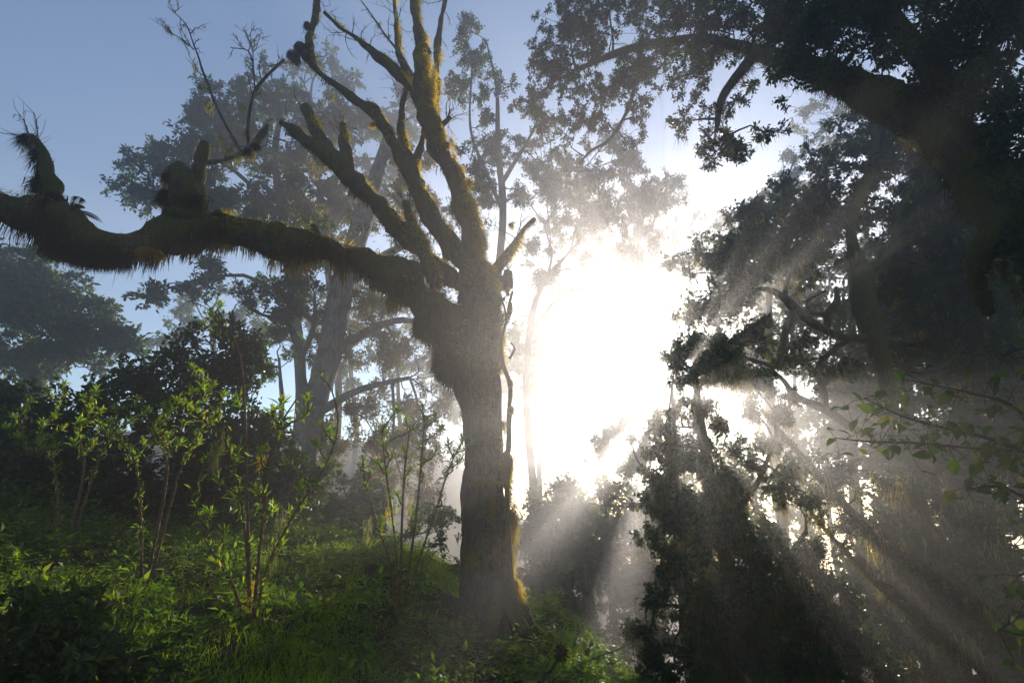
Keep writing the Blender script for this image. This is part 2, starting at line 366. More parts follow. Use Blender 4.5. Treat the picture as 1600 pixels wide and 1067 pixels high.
def tree(name, label, cat, stems, pads, L=.1, cov=1.6, rs=.5, leaf='leaf_dark', bark='bark_far', k=9, rough=.16, fz=0, fz_L=.08, fz_w=.014,
         fz_mat='moss', droop=0., aspect=.5, hang=0, hang_L=.5, hang_mat='moss', group=None, twig_r=.007, step=.25, fill=1.15, root=True, crown_name='crown', stem_k=.68, holes=-.22):
    paths = [path(s, k=stem_k) for s in stems]
    p0, r0 = paths[0]
    if root:
        b = np.array([p0[0][0], p0[0][1], 0]); b[2] = gz(b[0], b[1])
        if p0[0][2] > b[2] + .3:
            p0 = np.vstack([b + [0, 0, -.3], b + [0, 0, .35], p0]); r0 = np.concatenate([[r0[0] * 1.6, r0[0] * 1.2], r0])
        paths[0] = (p0, r0)
    base = np.array([p0[0][0], p0[0][1], p0[0][2] + .3])
    o = thing(name, base, label, cat, group)
    sk, sr = [], []; hair = MB()
    for i, (p, r) in enumerate(paths):
        q, rr = spline(p, r, step); m = MB(); tube(m, q, rr, k, rough, 4.0 if rr.mean() < .3 else 2.2, i)
        part('trunk' if i == 0 else 'limb', m, bark, o, True)
        sk.append(q); sr.append(rr)
        if fz: fuzz(hair, q, rr, int(fz * (rr.mean() + .05) * len(q) * step), fz_L, fz_w, .6, 1.7, i + 3)
    skel = np.vstack(sk); skr = np.concatenate(sr); nt0 = max(1, len(sk[0]) // 3)
    tw, lf, hg = MB(), MB(), MB()
    foliage(tw, lf, skel[nt0:], skr[nt0:], pads, L, cov, rs, droop, aspect, hg, hang, hang_L, twig_r, fill, holes)
    part('twigs', tw, bark, o, True, True); part(crown_name, lf, leaf, o, False, True)
    part('moss', hair, fz_mat, o, False, True); part('hanging_moss', hg, hang_mat, o, False, True)
    return o

# ------------------------------------------------------------------ the mossy tree in the middle
YM = 7.2
def main_tree():
    base = P(765, 985, YM); base[2] = gz(base[0], base[1])
    o = thing('mossy_tree', base, 'old twin-stemmed tree with moss-covered limbs and almost no leaves, standing on the grassy bank', 'tree')
    S = {}
    trunks = [
        [(746, 1030, 44, 7.2), (746, 995, 33, 7.2), (745, 960, 27, 7.2), (743, 900, 22, 7.2), (742, 800, 19, 7.2), (743, 720, 15, 7.2), (740, 640, 14.5, 7.2), (732, 580, 20, 7.15), (736, 520, 23, 7.1), (742, 450, 22, 7.1)],
        [(790, 1025, 28, 7.25), (786, 995, 21, 7.25), (782, 950, 15, 7.25), (778, 860, 13, 7.25), (775, 760, 10.5, 7.25), (771, 660, 10.5, 7.25), (767, 560, 13, 7.25), (761, 490, 18, 7.2), (752, 430, 18, 7.15)]]
    limbs = [
        # the upright gold-edged leader
        [(748, 450, 38, 7.1), (742, 400, 32, 7.0), (730, 340, 29, 6.9), (714, 285, 26, 6.8), (684, 235, 22, 6.75), (667, 180, 20, 6.7), (659, 120, 21, 6.7), (656, 75, 17, 6.7), (653, 40, 11, 6.7), (648, 5, 9, 6.7), (640, -50, 7, 6.7)],
        # the great horizontal limb to the left
        [(728, 590, 46, 7.1), (700, 520, 46, 7.0), (660, 465, 44, 6.9), (600, 425, 42, 6.75), (520, 392, 36, 6.6), (430, 375, 36, 6.4), (340, 358, 40, 6.2), (262, 366, 42, 6.0), (200, 386, 34, 5.85), (135, 378, 40, 5.7), (75, 345, 46, 5.55), (0, 325, 42, 5.4), (-90, 312, 46, 5.2), (-200, 320, 40, 5.0)],
        # long thin limb with the burl, behind the leader
        [(735, 430, 20, 7.4), (705, 375, 19, 7.5), (668, 320, 18, 7.6), (636, 265, 17, 7.7), (608, 215, 15, 7.7), (584, 178, 15, 7.7), (555, 155, 11, 7.7), (525, 132, 10, 7.7), (494, 112, 10, 7.7), (482, 80, 10, 7.7), (487, 45, 10, 7.7), (497, -5, 9, 7.7), (503, -50, 8, 7.7)],
        # broken mossy limb
        [(712, 440, 24, 7.3), (655, 390, 26, 7.4), (610, 345, 26, 7.5), (570, 300, 26, 7.6), (535, 262, 25, 7.6), (500, 235, 20, 7.6), (470, 212, 16, 7.6), (438, 192, 11, 7.6)],
        [(540, 268, 18, 7.6), (505, 215, 15, 7.6), (486, 190, 13, 7.6), (474, 168, 11, 7.6)],
        [(548, 272, 12, 7.6), (540, 230, 11, 7.6), (535, 195, 9, 7.6)],
        # inner forked stem with dim stems behind
        [(705, 400, 30, 7.7), (668, 335, 30, 7.8), (640, 270, 26, 7.9), (627, 200, 14, 7.9), (632, 150, 11, 7.9), (640, 120, 9, 7.9)],
        [(645, 260, 15, 7.9), (662, 210, 8, 7.9), (668, 150, 7, 7.9)],
        [(682, 215, 11, 7.5), (682, 130, 10, 7.5), (684, 60, 9, 7.5), (694, 10, 8, 7.5), (700, -40, 7, 7.5)],
        [(652, 150, 9, 6.9), (615, 110, 13, 7.0), (592, 88, 10, 7.0), (560, 62, 5, 7.0), (530, 42, 5, 7.0), (507, 20, 3, 7.0)],
        [(640, 130, 8, 7.2), (622, 80, 5, 7.2), (618, 30, 4, 7.2), (613, -20, 3, 7.2)],
        [(676, 205, 12, 6.75), (690, 196, 10, 6.75), (703, 184, 6, 6.75)],
        [(682, 450, 14, 6.95), (672, 420, 12, 7.0), (660, 390, 12, 7.1), (642, 345, 11, 7.2), (634, 315, 9, 7.2)],
        # short limb to the right
        [(762, 470, 26, 7.4), (780, 420, 22, 7.6), (800, 385, 15, 7.8), (822, 356, 12, 8.0), (836, 342, 8, 8.0)],
        [(775, 440, 16, 7.5), (790, 438, 14, 7.5), (793, 425, 10, 7.5)],
        # stubs on the great limb
        [(85, 345, 26, 5.55), (76, 300, 22, 5.5), (70, 262, 13, 5.5), (66, 235, 12, 5.5), (52, 214, 12, 5.5), (38, 212, 8, 5.5)],
        [(292, 356, 50, 6.1), (288, 325, 38, 6.1), (286, 298, 33, 6.1), (288, 276, 31, 6.1), (276, 260, 20, 6.1)],
        [(302, 300, 18, 6.1), (311, 268, 14, 6.1), (317, 246, 12, 6.1), (322, 226, 9, 6.1)],
        [(318, 255, 5, 6.1), (350, 250, 4, 6.1), (378, 240, 5, 6.1), (398, 226, 8, 6.1), (412, 206, 7, 6.1), (418, 196, 3, 6.1)],
        [(378, 240, 3.5, 6.1), (358, 205, 3.2, 6.1), (338, 165, 2.6, 6.1), (318, 112, 2.2, 6.1), (303, 70, 1.8, 6.1), (290, 38, 1.2, 6.1), (262, 10, .8, 6.1)],
        [(388, 232, 3.4, 6.1), (388, 190, 3.0, 6.1), (398, 145, 3.2, 6.1), (420, 115, 3.4, 6.1), (444, 94, 3.6, 6.1)],
        [(398, 142, 1.6, 6.1), (396, 105, 1.2, 6.1), (388, 80, 1, 6.1), (360, 75, .7, 6.1)],
        [(396, 105, 1.0, 6.1), (394, 75, .8, 6.1), (384, 52, .6, 6.1)],
        [(303, 78, 1.2, 6.1), (285, 62, 1, 6.1), (258, 48, .7, 6.1)],
        [(652, 128, 3, 6.9), (625, 85, 2.5, 6.9), (595, 45, 2, 6.9), (567, 5, 1.2, 6.9)],
    ]
    core, hair, gold, lich, corg = MB(), MB(), MB(), MB(), MB()
    LK = {2: .85, 3: .85, 6: .62, 7: .8, 8: .8, 13: .55, 14: .8, 11: .8}
    out = []
    for i, s in enumerate(trunks):
        p, r = spline(*path(s), .05); m = MB(); tube(m, p, r, 56, .2, 5.5, i, .3); part('trunk', m, 'bark', o, True); out.append((p, r))
        fuzz(hair, p, r, 5200, .05, .010, .7, 1.3, i, .12, 3.0)
    for k, (dx, dy, l) in enumerate([(-.75, -.35, 1.0), (-.35, -.8, .9), (.2, -.85, .8), (.7, -.45, .8), (-.9, .2, 1.0), (.9, .1, .8)]):
        b = np.array([base[0] + dx * .18, base[1] + dy * .18, base[2]]); d = unit(np.array([dx, dy, 0])); w = np.array([-d[1], d[0], 0])
        pts = np.stack([b + [0, 0, .55], b + d * .16 + [0, 0, .24], b + d * l * .5 + w * rng.normal() * .08, b + d * l + w * rng.normal() * .15])
        pts[2, 2] = gz(pts[2, 0], pts[2, 1]) + .06; pts[3, 2] = gz(pts[3, 0], pts[3, 1]) - .03
        p, r = spline(pts, np.array([.10, .12, .085, .03]), .05); m = MB(); tube(m, p, r, 12, .3, 6, k + 70, .15); part('root', m, 'bark', o, True); fuzz(hair, p, r, 700, .03, .008, .7, 1.0, k, -.1)
    nf = [5200, 26000, 4500, 7000, 2200, 1400, 6000, 1200, 1000, 900, 300, 700, 2200, 2000, 1500, 2600, 4200, 900, 500]
    for i, s in enumerate(limbs):
        big = s[0][2] > 6
        s = [(q[0], q[1], q[2] * LK.get(i, 1.0), q[3]) for q in s]
        p, r = spline(*path(s, k=(.60 if i in (1, 15, 16) else .62) if big else .75), .06 if big else .09)
        w1 = np.arange(len(p))[:, None] * (.06 if big else .09) * np.array([1.0, .3, .7]) + i * 13.7
        r = r * np.clip(1 + (.34 if big else .15) * noise3(w1 * 2.6, 61) + .2 * noise3(w1 * 6, 62), .5, 1.6)
        jt = np.stack([noise3(w1 * 1.9, 63 + k) for k in range(3)], 1) + .5 * np.stack([noise3(w1 * 4.5, 67 + k) for k in range(3)], 1)
        p = p + jt * (np.minimum(np.arange(len(p)), 8) / 8 * np.minimum(r * .55, .05))[:, None]
        m = MB(); tube(m, p, r, 24 if s[0][2] > 20 else (12 if big else 6), .34 if big else .12, 4.2, i + 2, .10 if big else 0)
        part('limb' if big else 'branch', m, 'bark_mossy' if big else 'bark_grey', o, True); out.append((p, r))
        if i < len(nf):
            fuzz(hair, p, r, int(nf[i] * 1.5), .035 if i == 1 else (.035 if i in (15, 16) else .028), .008, .8, 1.2, i + 7, -.25 if i in (1, 15, 16) else -.05)
    # sunward side: moss that the light shines through, its gold colour imitating sunlight
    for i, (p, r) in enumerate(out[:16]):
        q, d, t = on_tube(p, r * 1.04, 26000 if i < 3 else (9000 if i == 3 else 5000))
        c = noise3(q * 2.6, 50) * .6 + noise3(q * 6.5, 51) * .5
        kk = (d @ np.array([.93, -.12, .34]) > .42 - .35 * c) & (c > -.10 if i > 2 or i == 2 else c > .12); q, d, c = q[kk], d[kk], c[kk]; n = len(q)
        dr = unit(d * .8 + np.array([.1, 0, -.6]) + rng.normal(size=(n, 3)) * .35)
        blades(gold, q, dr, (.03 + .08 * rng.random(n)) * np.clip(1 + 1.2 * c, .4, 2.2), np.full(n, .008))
    # long fringe under the great limb
    p, r = out[3]
    q, d, t = on_tube(p, r, 9000); kk = (d[:, 2] < 0) & (noise3(q * 3.1, 9) + .5 * noise3(q * 9, 10) > .05); q = q[kk]
    strands(hair, q - d[kk] * .02, .10 + .30 * rng.random(len(q)) ** 2.2 * (1 + noise3(q * 2.2, 4)), (.006 + .012 * rng.random(len(q))), .6)
    # ragged tufts hanging from the limbs
    for (oi, nt_, ll) in ((3, 150, .26), (4, 14, .10), (5, 26, .14), (8, 18, .12), (17, 26, .22), (18, 20, .18), (2, 16, .10), (0, 14, .14)):
        p, r = out[oi]; q, d, t = on_tube(p, r, nt_ * 6); q = q[d[:, 2] < .1][:nt_]
        for c in q:
            k = rng.integers(15, 60); a = c + rng.normal(size=(k, 3)) * [.05, .05, .02]
            strands(hair, a, ll * (.3 + rng.random()) * (.3 + .8 * rng.random(k)), (.006 + .012 * rng.random(k)), .45)
    # swags of moss: the big bag under the left limb, knobs, burl
    for (px, py, rx, ry, Y, n, L) in [(140, 396, 44, 18, 5.7, 3600, .09), (95, 384, 30, 18, 5.6, 2200, .09), (180, 398, 32, 17, 5.8, 2200, .09), (262, 276, 8, 9, 6.1, 300, .10), (304, 276, 8, 10, 6.08, 300, .08), (258, 305, 8, 12, 6.1, 400, .12), (310, 312, 8, 12, 6.05, 400, .10), (270, 262, 7, 6, 6.1, 200, .06),
                                      (84, 308, 14, 10, 5.5, 700, .08), (64, 286, 9, 12, 5.5, 500, .14), (60, 238, 7, 10, 5.5, 400, .14), (42, 214, 8, 5, 5.5, 400, .14), (702, 560, 30, 42, 6.98, 3200, .09), (672, 508, 32, 24, 6.88, 2400, .09), (470, 76, 15, 15, 7.65, 600, .04), (458, 86, 13, 9, 7.62, 450, .05), (480, 88, 13, 11, 7.65, 450, .04), (462, 93, 11, 8, 7.62, 300, .06), (484, 74, 10, 10, 7.65, 300, .04), (480, 40, 8, 9, 7.6, 300, .05),
                                      (790, 440, 16, 14, 7.45, 900, .05), (400, 228, 8, 6, 6.1, 300, .05), (388, 236, 9, 5, 6.1, 300, .06)]:
        moss_clump(core, hair, P(px, py, Y), np.array([rx, (rx + ry) * .5, ry]) * .85 * Y / FPX, int(n * 1.5), L, .008, .7, int(px))
    # moss coloured as if sunlit on the sunward edge: patches trailing down the stems
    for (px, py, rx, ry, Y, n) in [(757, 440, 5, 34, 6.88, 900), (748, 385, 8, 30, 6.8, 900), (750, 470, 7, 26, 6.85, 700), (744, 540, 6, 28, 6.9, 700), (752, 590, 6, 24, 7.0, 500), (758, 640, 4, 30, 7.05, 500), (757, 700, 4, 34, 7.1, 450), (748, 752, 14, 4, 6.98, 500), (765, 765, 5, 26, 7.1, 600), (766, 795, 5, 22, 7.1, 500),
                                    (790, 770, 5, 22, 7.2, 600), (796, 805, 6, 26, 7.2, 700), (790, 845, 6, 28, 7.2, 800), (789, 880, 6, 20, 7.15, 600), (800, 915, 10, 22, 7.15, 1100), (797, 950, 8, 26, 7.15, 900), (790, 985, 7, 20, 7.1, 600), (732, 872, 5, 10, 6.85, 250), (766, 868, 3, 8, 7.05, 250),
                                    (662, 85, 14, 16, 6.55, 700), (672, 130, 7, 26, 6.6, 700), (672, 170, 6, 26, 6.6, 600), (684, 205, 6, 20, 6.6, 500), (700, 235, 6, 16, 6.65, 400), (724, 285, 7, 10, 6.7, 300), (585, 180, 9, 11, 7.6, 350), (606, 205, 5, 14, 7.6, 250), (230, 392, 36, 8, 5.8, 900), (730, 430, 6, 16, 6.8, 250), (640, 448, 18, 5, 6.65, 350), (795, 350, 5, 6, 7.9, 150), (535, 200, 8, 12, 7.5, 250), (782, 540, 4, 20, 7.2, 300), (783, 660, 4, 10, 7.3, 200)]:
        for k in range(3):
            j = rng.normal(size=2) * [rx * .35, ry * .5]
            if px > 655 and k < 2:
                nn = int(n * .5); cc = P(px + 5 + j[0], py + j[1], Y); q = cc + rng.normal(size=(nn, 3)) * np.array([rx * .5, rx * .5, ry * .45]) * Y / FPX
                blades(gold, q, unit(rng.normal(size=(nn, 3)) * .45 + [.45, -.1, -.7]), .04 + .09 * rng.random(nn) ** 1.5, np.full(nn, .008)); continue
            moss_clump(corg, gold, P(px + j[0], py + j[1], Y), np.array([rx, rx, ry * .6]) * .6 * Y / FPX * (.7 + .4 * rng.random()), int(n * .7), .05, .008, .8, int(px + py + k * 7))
    # pale lichen tufts on the bare twigs
    for (px, py, n) in [(306, 105, 40), (315, 135, 60), (325, 160, 70), (330, 168, 60), (345, 215, 60), (362, 215, 50), (380, 165, 60), (385, 205, 70), (360, 235, 90), (395, 240, 110), (375, 245, 80), (350, 255, 40), (592, 38, 60), (608, 58, 40), (618, 100, 60), (415, 112, 40), (620, 20, 40), (520, 150, 60), (500, 160, 50)]:
        q = P(px, py, 6.1 if px < 450 else 6.95) + rng.normal(size=(n, 3)) * [.025, .025, .03]
        strands(lich, q, .05 + .10 * rng.random(n), np.full(n, .008), .6)
    tw = MB()
    for i, (p, r) in enumerate(out[4:]):
        if r[-1] > .1: continue
        nt_ = 8 if i < 15 else 9
        for k in range(nt_):
            j = int(len(p) * (.55 + .44 * rng.random())) if i < 15 else int(len(p) * (.15 + .84 * rng.random())); j = min(j, len(p) - 2)
            d = unit(unit(p[j + 1] - p[j]) * .6 + rng.normal(size=3) * .6 + [0, 0, .25]); l = (.25 + .45 * rng.random()) * (1 if i < 15 else .6)
            a = p[j]; n = 5; pts = [a]
            for q_ in range(n): pts.append(pts[-1] + d * l / n); d = unit(d + rng.normal(size=3) * .28)
            pts = np.array(pts); tubes(tw, pts[None], np.linspace(min(.009, r[j]), .002, 6)[None], 4)
            for b in range(3):
                e = rng.integers(1, 5); d2 = unit(unit(pts[e + 1] - pts[e]) + rng.normal(size=3) * .7); l2 = l * (.25 + .3 * rng.random())
                tubes(tw, np.stack([pts[e], pts[e] + d2 * l2 * .5 + rng.normal(size=3) * .01, pts[e] + d2 * l2 + [0, 0, .02]])[None], np.array([[.004, .003, .0015]]), 3)
            if rng.random() < .6:
                n2 = 25; strands(lich, pts[rng.integers(1, 6, n2)] + rng.normal(size=(n2, 3)) * .008, .03 + .08 * rng.random(n2), np.full(n2, .006), .7)
    part('twigs', tw, 'bark_grey', o, True, True)
    part('moss_cushion', core, 'bark_mossy', o, True, True); part('moss', hair, 'moss_dark', o, False, True)
    part('gold_moss_cushion', corg, 'moss_sunlit_gold', o, True, True); part('gold_moss', gold, 'moss_sunlit_gold', o, False, True)  # sunlight is put into the colour of this moss
    part('lichen', lich, 'lichen', o, False, True)
    # small epiphyte leaves and grassy tufts on the limbs
    ep = MB()
    for (px, py, Y, n, L) in [(745, 300, 6.75, 60, .10), (757, 350, 6.85, 70, .10), (765, 470, 6.9, 120, .14), (775, 500, 6.95, 120, .13), (705, 330, 6.8, 40, .08), (640, 395, 6.6, 60, .10), (560, 360, 6.55, 90, .09), (500, 352, 6.5, 120, .09), (470, 348, 6.4, 90, .08), (690, 460, 6.8, 80, .10), (745, 560, 6.9, 60, .10), (700, 545, 6.8, 50, .08), (610, 400, 6.6, 50, .09)]:
        b = P(px, py, Y) + rng.normal(size=(n, 3)) * [.12, .06, .05]
        a = unit(rng.normal(size=(n, 3)) * .8 + [0.2, -.2, .7]); ln = L * (.5 + .8 * rng.random(n)); leaves(ep, b, a, rdir(n), ln, ln * .16)
    part('epiphyte_leaves', ep, 'leaf_mid', o, False, True)
    return o
main_tree()

def climbing_stem():
    s = [(806, 1000, 9, 7.0), (800, 930, 6, 7.05), (794, 830, 5, 7.1), (792, 740, 6, 7.1), (795, 690, 5.5, 7.1), (796, 640, 5, 7.1), (797, 600, 5, 7.1), (786, 570, 4.5, 7.1), (783, 535, 3.5, 7.1), (792, 500, 3.5, 7.1), (797, 470, 3, 7.1), (801, 455, 2, 7.1)]
    b = path(s[:1])[0][0]
    o = thing('young_tree', b, 'thin mossy stem rising right beside the big mossy trunk', 'young tree')
    p, r = spline(*path(s, k=.75), .06); m = MB(); tube(m, p, r, 8, .25, 8); part('trunk', m, 'bark_mossy', o, True)
    h, c = MB(), MB(); fuzz(h, p, r, 1500, .03, .008, .7, 1.4)
    for t in ([(786, 570, 3, 7.1), (770, 590, 2, 7.05), (750, 625, 1.5, 7.0)], [(796, 560, 2.5, 7.1), (804, 545, 2, 7.1), (798, 535, 1, 7.1)], [(792, 505, 2, 7.1), (784, 470, 1.5, 7.1), (755, 445, 1, 7.1)], [(794, 700, 2, 7.1), (780, 718, 1.5, 7.0), (765, 740, 1, 7.0)]):
        p, r = spline(*path(t), .06); m = MB(); tube(m, p, r, 5, .2, 8); part('branch', m, 'bark_mossy', o, True)
    for (px, py, rx, ry, n) in [(792, 725, 10, 20, 1500), (790, 745, 7, 14, 700), (797, 598, 4, 6, 250), (799, 640, 4, 7, 250), (797, 480, 4, 12, 350), (793, 455, 3, 8, 200)]:
        moss_clump(c, h, P(px, py, 7.05), np.array([rx, rx, ry]) * 7.05 / FPX, n, .035, .010, .7, px + py)
    part('moss_cushion', c, 'moss_sunlit_gold', o, True, True); part('moss', h, 'moss_sunlit_gold', o, False, True)
climbing_stem()

# ------------------------------------------------------------------ trees round about, far to near
tree('broad_crowned_tree', 'tall wide-crowned tree with flat tiered foliage pads, hazy blue behind the mossy limb', 'tree',
     [[(470, 640, 14, 22), (465, 520, 12, 22), (452, 420, 11, 22), (440, 330, 10, 22), (430, 240, 8, 22), (440, 170, 5, 22)],
      [(455, 420, 7, 22), (380, 350, 5, 21), (300, 310, 4, 20), (240, 300, 2.5, 20)], [(442, 340, 6, 22), (370, 270, 4, 22), (320, 240, 2.5, 22)],
      [(450, 390, 6, 22), (510, 330, 5, 23), (545, 260, 3, 23)], [(460, 470, 6, 22), (380, 430, 4, 20), (300, 440, 3, 19), (230, 462, 2, 19)]],
     [(240, 250, 38, 22, 20), (225, 300, 46, 26, 20), (300, 235, 48, 28, 21), (330, 190, 48, 26, 22), (370, 170, 60, 30, 22), (430, 150, 62, 30, 23), (390, 230, 70, 34, 22), (300, 300, 60, 30, 20), (370, 310, 56, 22, 21), (450, 300, 80, 32, 22), (520, 330, 60, 34, 23), (490, 230, 60, 40, 23), (420, 345, 90, 22, 21), (290, 345, 60, 18, 20), (540, 190, 46, 40, 24), (500, 400, 60, 26, 22), (560, 300, 40, 40, 24),
      (240, 462, 30, 9, 19), (290, 440, 40, 10, 19), (345, 425, 44, 12, 19)],
     L=.21, cov=1.3, rs=.55, leaf='leaf_dark', twig_r=.03, step=.8, fill=1.7, holes=-.5)
tree('distant_tree', 'pale distant treetop fading into the mist above the wide-crowned tree', 'tree',
     [[(530, 620, 8, 30), (500, 300, 7, 30), (490, 180, 5, 30)]],
     [(470, 120, 40, 22, 30), (520, 125, 46, 26, 30), (500, 105, 36, 14, 30), (560, 165, 40, 24, 31), (450, 150, 40, 20, 30), (620, 190, 46, 36, 31), (660, 150, 40, 36, 31), (610, 250, 50, 40, 30)],
     L=.28, cov=1.3, rs=.75, leaf='leaf_dark', twig_r=.04, step=2.0)
tree('dome_tree', 'dense round-topped tree with green upper leaves at the edge of the clearing', 'tree',
     [[(60, 700, 22, 21), (55, 620, 20, 21), (50, 540, 16, 21), (40, 470, 9, 21)], [(54, 600, 12, 21), (110, 530, 7, 21), (150, 500, 4, 21)], [(54, 600, 12, 21), (0, 540, 7, 21), (-60, 490, 4, 21)]],
     [(30, 430, 60, 34, 21), (80, 450, 56, 36, 20.5), (110, 480, 60, 40, 20.5), (140, 520, 52, 36, 20.5), (180, 540, 40, 22, 21), (60, 520, 70, 46, 20), (-20, 500, 60, 60, 20.5), (20, 470, 60, 40, 20), (100, 560, 60, 26, 20.5), (10, 570, 40, 30, 20.5), (-70, 440, 60, 60, 21), (205, 545, 24, 14, 21)],
     L=.26, cov=1.2, rs=.5, leaf='leaf_mid', twig_r=.02, step=.5, fill=1.6)
tree('misty_tree', 'pale open-crowned tree showing between the dome tree and the crooked small tree', 'tree',
     [[(340, 640, 8, 33), (335, 560, 7, 33), (330, 500, 5, 33)]],
     [(300, 470, 30, 16, 33), (340, 462, 40, 16, 33), (380, 470, 36, 18, 34), (290, 500, 40, 16, 33), (350, 505, 46, 22, 33), (270, 530, 36, 18, 32), (410, 520, 30, 24, 34)],
     L=.26, cov=1.1, rs=.6, leaf='leaf_mid', twig_r=.03, step=.8)
tree('crooked_tree', 'small crooked tree with a bent bare limb beside the leaning misty trunk', 'tree',
     [[(486, 690, 12, 17), (480, 630, 10, 17), (472, 590, 9, 17), (470, 550, 8, 17), (452, 510, 7, 17), (438, 490, 6, 17)], [(444, 500, 5, 17), (410, 492, 4, 17), (388, 478, 3.5, 17), (385, 460, 2.5, 17)], [(472, 560, 6, 17), (490, 510, 5, 17), (492, 460, 3, 17)]],
     [(445, 450, 40, 32, 17), (475, 440, 32, 30, 17.3), (420, 470, 34, 16, 17), (385, 455, 30, 12, 16.8), (455, 490, 40, 16, 17), (500, 490, 26, 40, 17.5), (428, 520, 22, 20, 17)],
     L=.13, cov=1.6, rs=.36, leaf='leaf_dark', twig_r=.014, step=.3)
tree('sunlit_bush', 'yellow-green sunlit bush under the bent limb of the crooked tree', 'bush', [[(440, 640, 6, 21), (438, 590, 4, 21), (436, 560, 3, 21)]],
     [(436, 530, 34, 28, 21), (420, 570, 40, 30, 21), (455, 565, 34, 34, 21)], L=.16, cov=1.8, rs=.4, leaf='leaf_bright', twig_r=.012, step=.4)
tree('leaning_tree', 'big tree with a leaning grey trunk and thin gold-flecked foliage, behind the mossy tree', 'tree',
     [[(452, 800, 40, 17.5), (470, 720, 33, 17.5), (488, 650, 30, 17.5), (508, 580, 29, 17.5), (525, 500, 28, 17.5), (540, 430, 26, 17.7), (565, 350, 22, 17.9), (590, 270, 16, 18.1), (610, 200, 9, 18.1)],
      [(512, 560, 14, 17.5), (570, 520, 10, 17.5), (630, 500, 7, 17.5), (690, 520, 4, 17.5)], [(535, 450, 14, 17.7), (600, 400, 10, 17.8), (660, 370, 6, 18)], [(545, 420, 12, 17.7), (500, 350, 8, 17.7), (470, 300, 5, 17.7)], [(488, 650, 12, 17.5), (560, 610, 8, 17.3), (640, 590, 5, 17.1)]],
     [(590, 480, 50, 40, 17.7), (650, 470, 46, 40, 17.7), (600, 550, 60, 36, 17.5), (660, 560, 50, 40, 17.5), (630, 620, 60, 32, 17.3), (560, 620, 50, 36, 17.3), (590, 690, 60, 40, 17.3), (660, 690, 50, 46, 17.1), (520, 690, 40, 40, 17.3), (620, 400, 46, 30, 17.9), (560, 400, 40, 36, 18.1), (480, 330, 40, 30, 17.9), (650, 320, 40, 40, 18.3), (680, 620, 30, 50, 17.3), (560, 760, 60, 40, 17.1), (640, 780, 60, 40, 16.9), (520, 450, 40, 36, 18.2), (570, 460, 46, 36, 18), (600, 350, 44, 36, 18.4), (690, 420, 40, 40, 18.2), (700, 490, 36, 40, 18), (690, 350, 36, 40, 18.6), (510, 560, 40, 40, 17.6), (550, 540, 40, 36, 17.6), (640, 250, 40, 36, 18.8), (500, 270, 40, 30, 18.6)],
     L=.12, cov=1.0, rs=.46, leaf='leaf_olive', bark='bark_grey', k=16, twig_r=.009, step=.3, fill=1.3, hang=4, hang_L=.5, hang_mat='lichen')
tree('slender_tree', 'slender upright tree in hazy air right behind the top of the mossy tree', 'tree',
     [[(770, 760, 14, 17), (764, 600, 12, 17), (776, 450, 9, 17), (786, 330, 8, 17), (778, 230, 7, 17), (776, 140, 3.5, 17), (760, 65, 1.5, 17)], [(786, 330, 6, 17), (760, 270, 4, 17), (735, 200, 3, 17), (738, 100, 2, 17)], [(782, 290, 6, 17), (830, 210, 3, 17), (850, 160, 2, 17)]],
     [(735, 50, 22, 30, 17), (750, 90, 32, 26, 17), (728, 130, 24, 30, 17), (770, 140, 28, 26, 17), (745, 200, 34, 34, 17), (740, 260, 36, 40, 17), (780, 230, 30, 40, 17.2), (770, 300, 44, 30, 17.4), (820, 300, 40, 36, 17.6), (850, 260, 40, 36, 17.6), (720, 320, 30, 30, 17.2)],
     L=.11, cov=1.25, rs=.36, leaf='leaf_dark', twig_r=.010, step=.4, fill=1.1, hang=2, hang_L=.4, hang_mat='lichen')
# trees in the bright gap
tree('backlit_tree', 'washed-out tree with crooked forking branches standing in the brightest mist', 'tree',
     [[(835, 800, 14, 27), (828, 700, 12, 27), (822, 600, 11, 27), (830, 500, 10, 27), (850, 440, 8, 27), (880, 405, 6, 27)], [(828, 520, 8, 27), (880, 460, 6, 27.5), (930, 450, 5, 28), (985, 440, 3, 28)], [(850, 445, 6, 27), (862, 400, 4, 27), (850, 350, 3, 27)], [(824, 590, 6, 27), (850, 570, 5, 27), (880, 600, 3, 27)]],
     [(850, 545, 30, 34, 27), (860, 590, 26, 18, 27), (900, 300, 50, 30, 27), (860, 340, 40, 30, 27), (940, 330, 40, 26, 28), (990, 300, 36, 40, 29), (1000, 360, 34, 30, 29), (905, 380, 40, 24, 28), (960, 400, 34, 26, 28.5), (830, 400, 36, 30, 27), (880, 250, 40, 30, 22), (930, 280, 44, 34, 22), (980, 250, 36, 30, 23), (1010, 310, 36, 36, 24), (960, 340, 40, 30, 23), (860, 300, 44, 34, 22), (900, 420, 40, 26, 24), (990, 400, 34, 34, 24), (1030, 370, 30, 30, 25), (840, 250, 40, 40, 21), (905, 350, 50, 34, 23), (1000, 450, 30, 24, 27), (1035, 430, 26, 30, 26), (880, 460, 34, 20, 26), (850, 430, 34, 24, 25), (950, 220, 36, 22, 22), (1045, 300, 30, 30, 26)],
     L=.17, cov=1.0, rs=.5, leaf='leaf_olive', twig_r=.016, step=.6, fill=1.35, stem_k=.5, hang=2, hang_L=.8, hang_mat='lichen')
